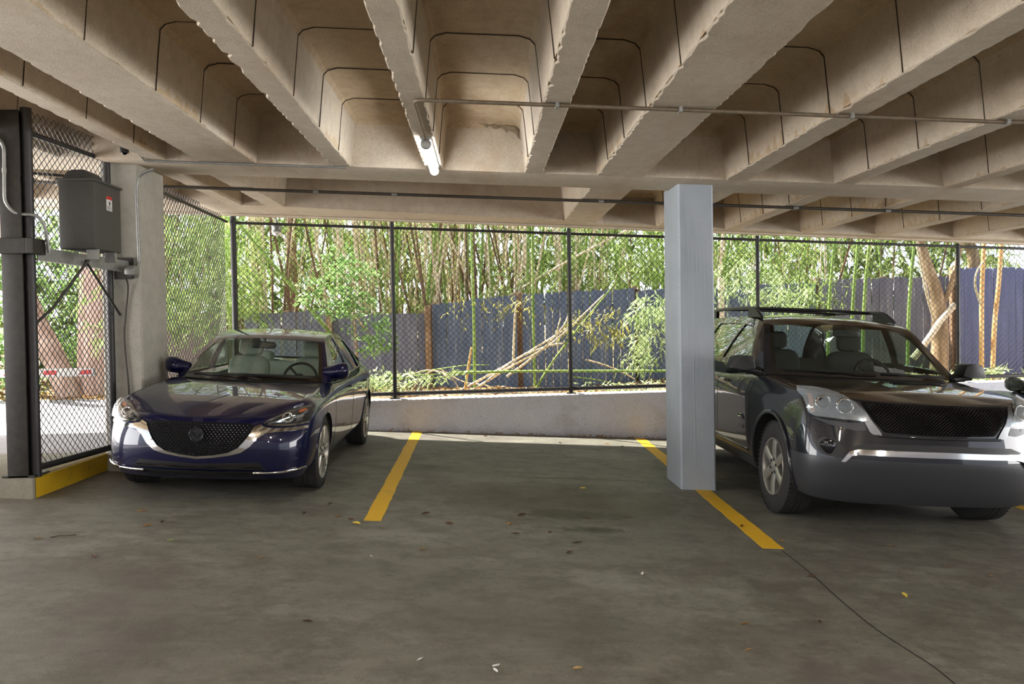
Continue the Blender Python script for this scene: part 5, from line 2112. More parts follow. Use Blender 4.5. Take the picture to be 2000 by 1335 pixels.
def bark_mat(name, a, b, c, scale=(9, 9, 1.3), bump=0.6):
    t = NT(name)
    v = t.world(scale)
    n1 = t.noise(v, 1.5, 6, 0.65)
    n2 = t.noise(t.world(), 2.3, 3, 0.5)
    col = t.ramp(t.mix(0.35, n1, n2), [(0.32, a), (0.5, b), (0.68, c)])
    p = t.bsdf(i_Base_Color=col, i_Roughness=0.85)
    t.l(t.bump(n1, bump, 0.02), p.inputs['Normal'])
    return t.m


M['leaf_bamboo'] = leaf_mat('bamboo_leaf', srgb(82, 112, 50), srgb(134, 160, 84), srgb(196, 206, 140))
M['leaf_bamboo_pale'] = leaf_mat('pale_bamboo_leaf', srgb(120, 146, 90), srgb(168, 190, 136), srgb(206, 214, 170))
M['leaf_shrub'] = leaf_mat('shrub_leaf', srgb(96, 132, 70), srgb(134, 170, 100), srgb(172, 200, 140))
M['leaf_far'] = leaf_mat('far_leaf', srgb(48, 66, 32), srgb(88, 110, 52), srgb(150, 164, 92))
M['leaf_dry'] = leaf_mat('dry_leaf', srgb(120, 84, 50), srgb(168, 132, 84), srgb(206, 178, 124), trans=0.2)
M['leaf_olive'] = leaf_mat('olive_leaf', srgb(120, 122, 50), srgb(160, 158, 80), srgb(190, 186, 120))
M['culm_tan'] = bark_mat('tan_bamboo_culm', srgb(168, 148, 120), srgb(214, 198, 168), srgb(238, 228, 206), (3, 3, 1.2), .1)
M['culm_green'] = bark_mat('green_bamboo_culm', srgb(92, 122, 54), srgb(126, 156, 78), srgb(168, 188, 114), (3, 3, 1.2), .1)
M['culm_dark'] = bark_mat('brown_bamboo_culm', srgb(74, 56, 40), srgb(112, 88, 64), srgb(150, 124, 94), (3, 3, 1.2), .1)
M['culm_orange'] = bark_mat('orange_tan_stem', srgb(190, 140, 84), srgb(222, 176, 116), srgb(238, 206, 150), (3, 3, 1.2), .1)
M['bark_pale'] = bark_mat('pale_bark', srgb(170, 156, 120), srgb(208, 198, 160), srgb(232, 226, 196))
M['bark_red'] = bark_mat('reddish_bark', srgb(96, 70, 58), srgb(136, 104, 88), srgb(172, 142, 124))
M['bark_pink'] = bark_mat('pinkish_bark', srgb(140, 112, 98), srgb(184, 156, 142), srgb(214, 194, 182))
M['bark_brown'] = bark_mat('brown_bark', srgb(100, 80, 58), srgb(150, 126, 96), srgb(190, 168, 136))
M['log_white'] = bark_mat('bleached_wood', srgb(190, 172, 148), srgb(222, 208, 188), srgb(240, 230, 214))


def board_mat(name, a, b, streak, amount):
    t = NT(name)
    n1 = t.noise(t.world((7, 7, 0.7)), 1.6, 5, 0.65)
    n2 = t.noise(t.world((30, 30, 2.0)), 1.0, 4, 0.7)
    oi = t.n('ObjectInfo')
    col = t.ramp(n1, [(0.35, a), (0.65, b)])
    col = t.mix(t.n('Math', operation='MULTIPLY', i_0=oi.outputs['Random'], i_1=0.35).outputs[0], col, a)
    col = t.mix(t.ramp(t.mix(0.5, n1, n2), [(0.54, (0, 0, 0, 1)), (0.68, (amount,) * 3 + (1,))]), col, streak)
    p = t.bsdf(i_Base_Color=col, i_Roughness=0.8)
    t.l(t.bump(n2, 0.4, 0.006), p.inputs['Normal'])
    return t.m


M['board_blue'] = board_mat('blue_grey_fence_paint', srgb(80, 93, 118), srgb(102, 115, 140), srgb(170, 174, 180), .6)
M['board_navy'] = board_mat('navy_grey_fence_paint', srgb(76, 84, 122), srgb(94, 102, 142), srgb(128, 130, 150), .3)
M['board_weathered'] = board_mat('weathered_fence_paint', srgb(94, 96, 112), srgb(120, 122, 138), srgb(172, 164, 154), .7)
M['board_brown'] = board_mat('brown_weathered_boards', srgb(96, 82, 70), srgb(126, 110, 96), srgb(160, 146, 128), .5)
M['post_brown'] = bark_mat('fence_post_wood', srgb(100, 78, 58), srgb(140, 112, 86), srgb(176, 150, 122))


def ground_mat(name, a, b, c, scale=1.0):
    t = NT(name)
    n1 = t.noise(t.world(), 1.4 * scale, 6, 0.7)
    n2 = t.noise(t.world(), 26 * scale, 4, 0.7)
    col = t.ramp(t.mix(0.5, n1, n2), [(0.36, a), (0.5, b), (0.64, c)])
    p = t.bsdf(i_Base_Color=col, i_Roughness=0.95)
    t.l(t.bump(n2, 0.6, 0.03), p.inputs['Normal'])
    return t.m


M['soil'] = ground_mat('leaf_strewn_soil', srgb(92, 74, 54), srgb(136, 114, 84), srgb(176, 154, 116))
M['asphalt'] = ground_mat('pale_driveway', srgb(126, 124, 128), srgb(150, 148, 152), srgb(168, 166, 170), .6)

# ground behind the parapet, with gentle bumps
GZ = 0.40


def gz(x, y):
    s = min(1, max(0, (-x - 3.6) / 1.2))
    base = GZ * (1 - s) + 0.245 * s
    b = 0.06 * sin(x * 1.3 + y) + 0.05 * sin(x * .7 - y * 1.7)
    rise = max(0, (y - 17.5)) * .05
    return base + b * (1 - s * .85) + rise


mb = MB()
nx, ny = 60, 36
vs = [(-22 + 44 * i / nx, 12.3 + 24 * j / ny, 0) for j in range(ny + 1) for i in range(nx + 1)]
vs = [(x, max(y, wy(x) + .22), gz(x, max(y, wy(x) + .22))) for x, y, z in vs]
mb.add(vs, [(j * (nx + 1) + i, j * (nx + 1) + i + 1, (j + 1) * (nx + 1) + i + 1, (j + 1) * (nx + 1) + i) for j in range(ny) for i in range(nx)])
ground = mb.obj('ground', M['soil'], smooth=180)
tag(ground, 'brown soil with fallen leaves behind the parapet', kind='structure')
mb = MB()
mb.add([(-22, -9, .245), (-4.2, -9, .245), (-4.2, 12.6, .245), (-4.2, 16.6, .262), (-22, 17.2, .262), (-22, -9, -.2), (-4.2, -9, -.2), (-4.2, 12.6, -.2), (-4.2, 16.6, -.2), (-22, 17.2, -.2)],
       [(0, 1, 2, 3, 4), (9, 8, 7, 6, 5), (0, 5, 6, 1), (1, 6, 7, 2), (2, 7, 8, 3), (3, 8, 9, 4), (4, 9, 5, 0)])
road = mb.obj('road', M['asphalt'])
tag(road, 'pale driveway outside the gate panel', kind='structure')


# ---- leaves
import numpy as np


def leaves(name, centres, dirs, length, width, mat, seed=1, droop=0.25, parent=None):
    """one mesh of folded pointed leaves; centres: N x 3 stalk ends, dirs: N x 3 directions"""
    rg = np.random.default_rng(seed)
    N = len(centres)
    c = np.asarray(centres, float)
    d = np.asarray(dirs, float)
    d /= np.linalg.norm(d, axis=1)[:, None] + 1e-9
    up = rg.normal(size=(N, 3)) * .6 + np.array([0, -0.35, 1.0])
    s = np.cross(d, up)
    s /= np.linalg.norm(s, axis=1)[:, None] + 1e-9
    n = np.cross(s, d)
    Ln = length * rg.uniform(.65, 1.25, N)[:, None]
    Wd = width * rg.uniform(.75, 1.25, N)[:, None]
    p0 = c
    dr = np.array([0, 0, -1.0]) * droop
    p1 = c + d * Ln * .42 + s * Wd * .5 + n * Wd * .12 + dr * Ln * .15
    p2 = c + d * Ln + dr * Ln * .55
    p3 = c + d * Ln * .42 - s * Wd * .5 + n * Wd * .12 + dr * Ln * .15
    pm = c + d * Ln * .45 + dr * Ln * .16
    V = np.stack([p0, p1, p2, p3, pm], 1).reshape(-1, 3)
    b = (np.arange(N) * 5)[:, None]
    F = np.concatenate([b + np.array([[0, 1, 4]]), b + np.array([[1, 2, 4]]), b + np.array([[2, 3, 4]]), b + np.array([[3, 0, 4]])], 0)
    me = bpy.data.meshes.new(name)
    me.vertices.add(len(V))
    me.vertices.foreach_set('co', V.ravel())
    nf = len(F)
    me.loops.add(nf * 3)
    me.loops.foreach_set('vertex_index', F.ravel().astype(np.int32))
    me.polygons.add(nf)
    me.polygons.foreach_set('loop_start', np.arange(0, nf * 3, 3, dtype=np.int32))
    me.update(calc_edges=True)
    me.validate()
    me.materials.append(mat)
    return link(name, me, parent)


def spray(rg, n_tw, cx, cy, cz_, sx, sy, sz, per=9, tw=.5, spread=.55, down=.75):
    """leaf stalks along short drooping twigs; returns centres, directions"""
    C_, D_ = [], []
    base = rg.uniform(-1, 1, (n_tw, 3)) * np.array([sx, sy, sz]) + np.array([cx, cy, cz_])
    for b in base:
        az = rg.uniform(0, 2 * pi)
        td = np.array([cos(az) * .8, sin(az) * .8, -down * rg.uniform(.3, 1.2)])
        td /= np.linalg.norm(td)
        for k in range(per):
            p = b + td * tw * (k / per) * rg.uniform(.8, 1.2) + rg.normal(size=3) * .02
            C_.append(p)
            q = td * .6 + rg.normal(size=3) * spread + np.array([0, 0, -down * .6])
            D_.append(q)
    return C_, D_


rg = np.random.default_rng(5)

# ---- board fence in four runs
def board_run(label, x0, x1, y0, y1, zt0, zt1, mat, bw=.143, zb=.33, post_l=None, slope_top=False):
    t = thing('board_fence', label, 'fence', (x0, y0, zb))
    n = max(1, int(round(math.hypot(x1 - x0, y1 - y0) / bw)))
    ang = atan2(y1 - y0, x1 - x0)
    for i in range(n):
        f = (i + .5) / n
        x, y = x0 + (x1 - x0) * f, y0 + (y1 - y0) * f
        z1 = zt0 + (zt1 - zt0) * f + rnd.uniform(-.014, .014)
        w2 = bw * .5 - rnd.uniform(.002, .005)
        m = MB()
        ch = .022
        poly = [(-w2, -rnd.random() * .05), (w2, -rnd.random() * .05), (w2, z1 - zb - ch), (w2 - ch, z1 - zb), (-w2 + ch, z1 - zb), (-w2, z1 - zb - ch)]
        dy = rnd.uniform(-.006, .006)
        m.prism(poly, lambda a, b: (a, dy - .01, b), lambda a, b: (a, dy + .01, b))
        o = m.obj('board', mat, t, loc=(x - x0, y - y0, 0))
        o.rotation_euler = (0, rnd.uniform(-.006, .006), ang)
    for zr in (.35, (zt0 + zt1) / 2 - zb - .3):
        m = MB()
        m.prism([(0, zr - .045), (0, zr + .045), (.04, zr + .045), (.04, zr - .045)], lambda a, b: (0, a + .02, b), lambda a, b: (x1 - x0, y1 - y0 + a + .02, b))
        m.obj('rail', M['post_brown'], t)
    for f in (0, .5, 1):
        x, y = (x1 - x0) * f, (y1 - y0) * f
        m = MB().bbox(x - .05, y + .06, -.2, x + .05, y + .16, zt0 + (zt1 - zt0) * f - zb + .03, .006)
        m.obj('fence_post', M['post_brown'], t, smooth=30)
    return t


FYB = 16.0
X = lambda px, y=FYB: at(px, 640, y).x
board_run('low brown weathered board fence behind the bare column', -6.7, X(472) - .02, 16.4, 16.1, 1.96, 1.92, M['board_brown'])
board_run('grey board fence run behind the sedan, with a flat low top', X(474), X(638), 16.05, 16.0, 1.90, 1.94, M['board_weathered'])
board_run('streaked grey board fence run between the sedan and the first tall step', X(647), X(829), 16.0, 16.0, 1.87, 1.87, M['board_weathered'])
board_run('blue-grey board fence run whose top climbs beside the brown post', X(845), X(1010), 15.95, 15.95, 2.02, 2.20, M['board_blue'])
board_run('blue-grey board fence run behind the diagonal bamboo poles', X(1020), X(1240), 15.95, 15.95, 2.20, 2.29, M['board_blue'])
board_run('blue-grey board fence run half hidden by leaves behind the painted column', X(1246), X(1590), 15.95, 15.9, 2.24, 2.34, M['board_blue'])
board_run('pale sunlit board fence run above the SUV roof', X(1597), X(1850), 15.9, 15.8, 2.40, 2.43, M['board_weathered'])
board_run('tall dark navy board fence run behind the two orange stems', X(1868, 15.3), 15.0, 15.3, 15.2, 2.55, 2.50, M['board_navy'])
for px, y, zt, lab in ((643, 15.93, 1.98, 'brown timber post in the gap between two grey fence runs behind the sedan'), (836, 15.9, 2.0, 'brown timber post in the gap beside the climbing blue-grey fence run'),
                       (1409, 15.85, 2.45, 'pale timber post against the fence just beside the painted column')):
    p = at(px, 640, y)
    m = MB().bbox(p.x - .055, y - .05, .2, p.x + .055, y + .05, zt, .01)
    o = m.obj('timber_post', M['post_brown'] if px < 1400 else M['log_white'], smooth=30)
    tag(o, lab, 'post')


# ---- bamboo culms
def culm_mesh(name, h, r, bend, mat, seed):
    q = random.Random(seed)
    pts, rad = [], []
    n = int(h / .32)
    for i in range(n + 1):
        f = i / n
        x = bend[0] * f * f
        y = bend[1] * f * f
        for dz, rr in ((0, 1.0), (.012, 1.14), (.024, 1.0)):
            pts.append((x, y, h * f + dz))
            rad.append(r * rr * (1 - .55 * f))
    m = MB().tube(pts, rad, 6)
    return m.mesh(name, mat, smooth=60)


protos = []
for i, mt in enumerate(['culm_tan', 'culm_tan', 'culm_green', 'culm_tan', 'culm_dark', 'culm_tan', 'culm_tan', 'culm_dark']):
    protos.append(culm_mesh('bamboo_culm', 7.5, .022 + .007 * (i % 3), (rnd.uniform(-.9, .9), rnd.uniform(-.5, .5)), M[mt], i))
kind_of = ['tan', 'tan', 'green', 'tan', 'brown', 'tan', 'tan', 'brown']
nth = 0
for i in range(285):
    x = rnd.uniform(-8.2, 9.6)
    # thicker clumps in the middle, as in the grove
    if rnd.random() < .45:
        x = rnd.gauss(-.6, 1.5)
    y = 16.6 + abs(rnd.gauss(0, 1.9))
    k = rnd.randrange(len(protos))
    if x > 2.2 and rnd.random() < .35:
        k = 2
    o = link('bamboo_culm', protos[k])
    o.location = (x, y, gz(x, y) - .05)
    o.rotation_euler = (rnd.gauss(0, .07), rnd.gauss(0, .13 if rnd.random() < .75 else .3), rnd.uniform(0, 6.28))
    s = rnd.uniform(.7, 1.15)
    o.scale = (s, s, rnd.uniform(.8, 1.1))
    tag(o, f'upright {kind_of[k]} bamboo culm in the grove beyond the board fence', 'bamboo', f'{kind_of[k]} bamboo culms in the grove')


def stem(name, pts, r, mat, label, cat, n=8, group=None):
    rr = r
    P_ = curve_pts(pts, 5)
    if isinstance(r, (tuple, list)):
        rr = [r[0] + (r[1] - r[0]) * i / (len(P_) - 1) for i in range(len(P_))]
    o = MB().tube(P_, rr, n).obj(name, mat, smooth=60)
    return tag(o, label, cat, group)


def gp_(px, y, dz=-.08):
    x = at(px, 700, y).x
    return Vector((x, y, gz(x, y) + dz))


# single culms in front of the boards
stem('bamboo_culm', [gp_(926, 14.6), at(926, 640, 14.6), at(922, 500, 14.6), at(920, 380, 14.7)], (.030, .024), M['culm_green'], 'upright green bamboo culm in front of the climbing blue-grey fence run', 'bamboo')
stem('bamboo_culm', [gp_(1044, 14.4), at(1042, 640, 14.4), at(1040, 480, 14.4), at(1040, 360, 14.5)], (.026, .022), M['culm_green'], 'upright pale green bamboo culm crossing the diagonal pole bundle', 'bamboo')
for px, py0, lab in ((1622, 470, 'first green bamboo culm above the SUV roof rail'), (1668, 455, 'leaning green bamboo culm in the middle above the SUV roof'), (1690, 470, 'thick green bamboo culm above the cross bar of the SUV'), (1778, 470, 'slim green bamboo culm beside the leaning white log')):
    stem('bamboo_culm', [gp_(px - 6, 14.8), at(px - 4, 640, 14.8), at(px, 560, 14.8), at(px + 8, 470, 14.8), at(px + 14, 380, 14.9)], (.034, .026), M['culm_green'], lab, 'bamboo')
stem('bamboo_culm', [gp_(1917, 14.2), at(1917, 640, 14.2), at(1918, 560, 14.2), at(1922, 470, 14.2), at(1926, 380, 14.3)], (.042, .034), M['culm_orange'], 'orange-tan stem with a side shoot before the navy boards', 'bamboo')
stem('bamboo_culm', [gp_(1938, 14.2), at(1942, 640, 14.2), at(1950, 560, 14.2), at(1956, 470, 14.2), at(1960, 380, 14.3)], (.042, .034), M['culm_orange'], 'slightly leaning orange-tan stem closest to the frame edge', 'bamboo')
stem('branch', [at(1918, 600, 14.2), at(1905, 560, 14.15), at(1908, 530, 14.1), at(1922, 510, 14.1)], (.022, .012), M['bark_pale'], 'crooked pale shoot growing from the orange-tan stem', 'branch')
# trees
stem('tree_trunk', [gp_(505, 18.6, -.2), at(506, 600, 18.6), at(503, 500, 18.6), at(498, 380, 18.6), at(496, 260, 18.7)], (.19, .14), M['bark_pale'], 'pale yellowish tree trunk beyond the corner fence post', 'tree', 14)
stem('tree_trunk', [gp_(572, 18.0, -.2), at(571, 600, 18.0), at(569, 500, 18.0), at(567, 380, 18.0), at(565, 260, 18.1)], (.13, .10), M['bark_red'], 'reddish brown tree trunk beside the pale one', 'tree', 14)
stem('tree_trunk', [gp_(1832, 15.1, -.2), at(1836, 660, 15.1), at(1834, 600, 15.1), at(1826, 560, 15.1), at(1805, 500, 15.2), at(1785, 420, 15.3), at(1770, 330, 15.4)], (.17, .05), M['bark_brown'], 'brown tree trunk bending over beside the pale sunlit boards', 'tree', 12)
stem('branch', [at(1834, 610, 15.1), at(1856, 560, 15.0), at(1872, 500, 15.0), at(1884, 430, 15.0)], (.06, .035), M['bark_brown'], 'forked branch rising from the bent brown trunk', 'branch', 8)
stem('tree_trunk', [gp_(1905, 17.4, -.2), at(1902, 520, 17.4), at(1890, 470, 17.4), at(1870, 400, 17.4)], (.14, .10), M['bark_brown'], 'brown trunk leaning beyond the top of the navy boards', 'tree', 10)
stem('log', [at(1783, 700, 14.6), at(1806, 672, 14.55), at(1836, 628, 14.5), at(1866, 594, 14.45)], (.060, .052), M['log_white'], 'bleached white log leaning against the bent trunk', 'log', 10)
stem('branch', [at(1786, 450, 14.9), at(1800, 520, 14.9), at(1812, 580, 14.9), at(1830, 640, 14.9)], (.03, .03), M['culm_tan'], 'pale dead branch crossing the sunlit boards beside the bent trunk', 'branch', 8)
# left of the deck, seen through the gate panel and the side fence
stem('tree_trunk', [(-8.15, 17.6, -.1), (-8.12, 17.6, 1.5), (-8.05, 17.6, 3.2), (-8.0, 17.6, 5.5), (-7.9, 17.6, 8)], (.42, .33), M['bark_pink'], 'broad pinkish tree trunk seen through the gate panel', 'tree', 18)
stem('tree_trunk', [(-8.45, 17.2, .0), (-8.75, 17.1, .95), (-9.2, 17.0, 2.1), (-9.5, 16.9, 3.6), (-9.7, 16.9, 6)], (.26, .17), M['bark_pink'], 'leaning grey-pink trunk crossing behind the barrier arm', 'tree', 14)
stem('tree_trunk', [(-7.25, 18.4, 0), (-7.22, 18.4, 1.5), (-7.15, 18.4, 3.5), (-7.1, 18.4, 7)], (.26, .2), M['bark_pale'], 'pale trunk just behind the far edge of the gate panel', 'tree', 14)
stem('tree_trunk', [(-11.1, 18.5, 0), (-11.0, 18.5, 2.5), (-10.8, 18.4, 7)], (.22, .15), M['bark_red'], 'dark red-brown trunk in the gap beside the steel gate post', 'tree', 12)

# fallen and leaning poles before the boards
gb = [((884, 728, 13.3), (1000, 725, 13.2), (1150, 724, 13.1), (1330, 724, 13.0)), ]
stem('bamboo_pole', [at(*p) for p in gb[0]], (.022, .018), M['culm_green'], 'green bamboo pole lying level along the foot of the board fence', 'bamboo')
diag = [[(900, 762, 13.6), (985, 715, 13.7), (1060, 670, 13.9), (1108, 640, 14.1)], [(925, 760, 13.5), (1000, 714, 13.7), (1080, 668, 13.9), (1180, 575, 14.2)],
        [(940, 752, 13.4), (1010, 700, 13.6), (1070, 676, 13.8), (1100, 670, 13.9)], [(990, 735, 13.6), (1050, 690, 13.7), (1098, 640, 13.9), (1110, 615, 14.0)],
        [(1046, 760, 13.8), (1070, 720, 13.9), (1110, 665, 14.0), (1200, 555, 14.3)]]
dl = ['lowest leaning pole of the diagonal bundle', 'longest leaning pole of the diagonal bundle, rising towards the leaves', 'short broken pole lying on the diagonal bundle', 'bent pole on top of the diagonal bundle', 'thin green pole leaning behind the diagonal bundle']
for d, l in zip(diag, dl):
    stem('bamboo_pole', [at(*p) for p in d], (.022, .013), M['culm_green'] if 'green' in l else M['culm_tan'], l, 'bamboo')
stem('branch', [at(1002, 720, 14.6), at(1004, 660, 14.6), at(1008, 600, 14.6), at(1018, 592, 14.6)], (.024, .018), M['culm_tan'], 'upright dead stem with a kinked tip in front of the blue-grey boards', 'branch')
stem('branch', [at(908, 762, 13.6), at(914, 720, 13.6), at(921, 678, 13.6)], (.022, .018), M['culm_orange'], 'short upright yellow stub beside the green culm', 'branch')
stem('branch', [at(1144, 702, 13.9), at(1180, 712, 13.9), at(1215, 726, 13.9), at(1240, 740, 13.9)], (.014, .010), M['culm_tan'], 'thin twig slanting down before the dark boards', 'branch')
stem('branch', [at(1095, 620, 14.2), at(1088, 650, 14.2), at(1090, 690, 14.2)], (.012, .010), M['culm_tan'], 'thin curved twig hanging beside the middle fence post', 'branch')
arcs = [[(730, 760), (800, 735), (860, 730), (930, 722)], [(740, 765), (790, 738), (840, 722), (890, 745)], [(770, 768), (810, 742), (850, 738), (925, 728)], [(800, 764), (840, 725), (880, 735), (900, 765)],
        [(735, 748), (800, 730), (900, 714), (955, 712)], [(860, 720), (905, 745), (950, 752), (990, 768)], [(1115, 735), (1170, 742), (1230, 755), (1290, 760)]]
tl = ['lowest long twig of the cut branch heap by the second fence post', 'green arching twig in the cut branch heap ending before the streaked boards', 'pale flat twig crossing the foot of the brown timber post', 'green hoop-shaped twig in the cut branch heap', 'longest pale twig on top of the cut branch heap', 'green twig bending down beside the yellow stub', 'pale twig lying on the litter before the painted column']
for i, a in enumerate(arcs):
    y = 13.1 + .12 * i
    stem('branch', [at(px, py, y + .05 * k) for k, (px, py) in enumerate(a)], (.012, .007), M['culm_tan'] if i % 2 else M['culm_green'],
         tl[i], 'branch', 6, 'cut branches behind the parapet')

# ---- leaves
def stuff(o, label, cat='foliage'):
    tag(o, label, cat, kind='stuff')
    return o


def grove(name, specs, length, width, mat, label, seed, **kw):
    r_ = np.random.default_rng(seed)
    C_, D_ = [], []
    for sp in specs:
        c, d = spray(r_, *sp, **kw)
        C_ += c
        D_ += d
    return stuff(leaves(name, C_, D_, length, width, mat, seed), label)


grove('bamboo_foliage', [(520, -5.0, 18.8, 2.9, 2.0, 1.6, 1.7), (430, -2.6, 18.2, 3.1, 1.6, 1.5, 1.3), (260, .6, 18.6, 3.6, 2.0, 1.4, .9), (470, 3.2, 18.2, 3.3, 1.7, 1.4, 1.2), (400, 6.6, 18.4, 3.3, 1.9, 1.4, 1.1), (180, 9.8, 17.6, 3.4, 1.6, 1.2, .8)],
      .19, .026, M['leaf_bamboo'], 'drooping yellow-green bamboo leaves filling the grove beyond the board fence', 11)
grove('bamboo_canopy', [(1500, 0, 20, 6.2, 11, 3.2, 1.5)], .24, .05, M['leaf_bamboo'], 'high bamboo canopy above the grove', 12)
grove('distant_foliage', [(2300, 0, 24.0, 2.6, 15, 1.2, 2.6)], .34, .12, M['leaf_far'], 'distant green foliage behind the bamboo grove', 13, spread=.9)
grove('bamboo_foliage', [(430, -5.6, 15.2, 2.7, 1.05, 1.5, 1.2), (170, -4.6, 15.0, 2.7, .5, 1.0, .9)], .20, .028, M['leaf_bamboo'], 'dense hanging bamboo leaves seen through the side fence', 14)
grove('bamboo_spray', [(46, at(1275, 640, 13.7).x, 13.7, at(1275, 600, 13.7).z, .34, .3, .30), (34, at(1265, 700, 13.6).x, 13.6, at(1265, 672, 13.6).z, .26, .25, .24), (16, at(1300, 560, 13.6).x, 13.7, at(1300, 590, 13.6).z, .5, .3, .2)],
      .17, .026, M['leaf_bamboo_pale'], 'pale green bamboo spray hanging beside the painted column', 15, tw=.42)
grove('bamboo_spray', [(40, at(1170, 620, 14.2).x, 14.2, at(1170, 628, 14.2).z, .55, .3, .26)], .14, .022, M['leaf_olive'], 'olive bamboo leaves hanging before the dark boards', 16, tw=.4)
grove('bamboo_spray', [(60, at(1460, 560, 14.2).x, 14.3, at(1460, 540, 14.2).z, .75, .4, .35), (40, at(1540, 590, 14.2).x, 14.3, at(1540, 575, 14.2).z, .5, .3, .22)], .16, .025, M['leaf_bamboo_pale'], 'pale leaves in front of the boards above the SUV', 17, tw=.42)
grove('bamboo_spray', [(24, at(960, 590, 14.4).x, 14.4, at(960, 585, 14.4).z, .8, .3, .14)], .10, .017, M['leaf_olive'], 'thin yellowish bamboo twigs over the top of the blue-grey boards', 18, tw=.5)
grove('ground_plants', [(26, at(800, 740, 13.0).x, 13.2, at(800, 738, 13.0).z, .7, .5, .13), (24, at(740, 745, 13.0).x, 13.0, at(740, 745, 13.0).z, .35, .4, .14), (30, at(1240, 755, 13).x, 13.0, at(1240, 752, 13).z, .7, .3, .06)],
      .12, .030, M['leaf_bamboo_pale'], 'light green low plants among the cut branches behind the parapet', 19, tw=.3, down=.1)
grove('ground_plants', [(60, at(1950, 715, 13.6).x, 13.6, .62, 1.6, .5, .10)], .16, .05, M['leaf_bamboo_pale'], 'low leafy plants at the foot of the navy boards', 20, tw=.3, down=.0)
grove('undergrowth', [(160, -10.4, 17.0, 1.2, .9, .8, 1.0), (300, -8.6, 20.0, 1.0, 2.2, .8, .8), (420, -9.5, 20.4, 2.9, 3.2, 1.0, 1.5)], .20, .07, M['leaf_shrub'], 'green undergrowth around the trunks outside the gate panel', 21, spread=.8, down=.2)
grove('bamboo_spray', [(120, at(1200, 510, 16.6).x, 16.7, at(1200, 500, 16.6).z, 1.15, .5, .55), (40, at(1010, 560, 16.4).x, 16.5, at(1010, 540, 16.4).z, .7, .3, .25)], .18, .027, M['leaf_bamboo'], 'bright bamboo leaves hanging over the top of the blue-grey boards beside the painted column', 23, tw=.5)
grove('bamboo_spray', [(150, at(1480, 510, 16.4).x, 16.5, at(1480, 500, 16.4).z, 1.0, .4, .55), (50, at(1580, 560, 15.4).x, 15.4, at(1580, 560, 15.4).z, .4, .2, .3)], .17, .027, M['leaf_bamboo'], 'bright bamboo leaves hanging over the boards between painted column and green culms', 24, tw=.5)
# small ornamental shrub with rounded leaves
sh = thing('leafy_shrub', 'light green leafy shrub leaning over the grey boards behind the sedan', 'shrub', gp_(700, 15.2, 0))
SO_ = sh.location.copy()
brs = [[gp_(700, 15.2), at(690, 600, 15.0), at(672, 540, 14.8), at(650, 500, 14.7)], [at(692, 610, 15.0), at(712, 640, 14.8), at(738, 668, 14.7)], [at(688, 590, 15.0), at(640, 580, 14.8), at(602, 560, 14.7)], [at(680, 560, 14.9), at(712, 540, 14.8), at(735, 530, 14.7)]]
for b in brs:
    P_ = curve_pts(b, 4)
    MB().tube(P_, [.022 - .016 * i / (len(P_) - 1) for i in range(len(P_))], 6).obj('branch', M['bark_brown'], sh, smooth=60, loc=-SO_)
r_ = np.random.default_rng(22)
C_, D_ = [], []
for px, py, n, sx, sz in ((660, 505, 26, .32, .22), (690, 530, 34, .36, .22), (640, 560, 44, .42, .28), (690, 590, 46, .42, .26), (640, 600, 20, .3, .16), (725, 640, 26, .30, .16), (745, 665, 22, .22, .14), (720, 680, 10, .14, .1)):
    p = at(px, py, 14.75)
    c, d = spray(r_, n, p.x, p.y, p.z, sx, .25, sz, per=7, tw=.26, spread=.8, down=.1)
    C_ += c
    D_ += d
o = leaves('foliage', C_, D_, .085, .050, M['leaf_shrub'], 22, .2, sh)
o.location = -SO_
o['kind'] = 'stuff'

# ---- dry leaves on the ground outside and along the parapet
def litter(name, n, fn, size, label, seed, mat='leaf_dry'):
    r_ = np.random.default_rng(seed)
    C_, D_ = [], []
    for _ in range(n):
        x, y, z = fn(r_)
        C_.append((x, y, z + r_.uniform(.004, .03)))
        a = r_.uniform(0, 2 * pi)
        D_.append((cos(a), sin(a), r_.uniform(-.1, .35)))
    return stuff(leaves(name, C_, D_, size, size * .42, M[mat], seed, .05), label, 'leaves')


def on_g(x0, x1, y0, y1):
    def f(r_):
        x, y = r_.uniform(x0, x1), r_.uniform(y0, y1)
        y = max(y, wy(x) + .3)
        return x, y, gz(x, y)
    return f


litter('leaf_litter', 3200, on_g(-3.5, 12.5, 12.5, 15.9), .11, 'dry leaf litter on the soil between parapet and board fence', 31)
litter('leaf_litter', 3600, on_g(-14, -4.4, 16.4, 20), .16, 'brown fallen leaves along the far edge of the driveway', 32)


def by_wall(r_):
    x = r_.uniform(-1.6, 8.5)
    return x, wy(x) - abs(r_.normal(0, .05)) - .02, fz(x)


litter('leaf_litter', 330, by_wall, .05, 'thin line of dry leaves swept against the foot of the parapet', 33)

# ---- barrier arm outside the gate
ba = thing('barrier_arm', 'white barrier arm with red blocks across the driveway outside the gate panel', 'barrier', (-8.9, 10.5, .245))
BO = ba.location.copy()
MB().bbox(-9.05, 10.35, .245, -8.75, 10.65, 1.25, .02).obj('barrier_cabinet', M['white'], ba, smooth=30, loc=-BO)
MB().bbox(-9.0, 10.47, 1.05, -4.90, 10.53, 1.155, .012).obj('arm', M['white'], ba, smooth=30, loc=-BO)
for k, (xa, xb) in enumerate(((-5.10, -4.93), (-5.52, -5.36), (-6.02, -5.86), (-6.5, -6.34), (-7.0, -6.84), (-7.5, -7.34))):
    m = MB()
    sk = .06 if k in (0, 2) else 0
    m.prism([(xa, 1.075), (xb, 1.075), (xb, 1.13), (xa + sk, 1.13)], lambda a, b: (a, 10.468, b), lambda a, b: (a, 10.4705, b)).obj('red_block', M['red'], ba, loc=-BO)
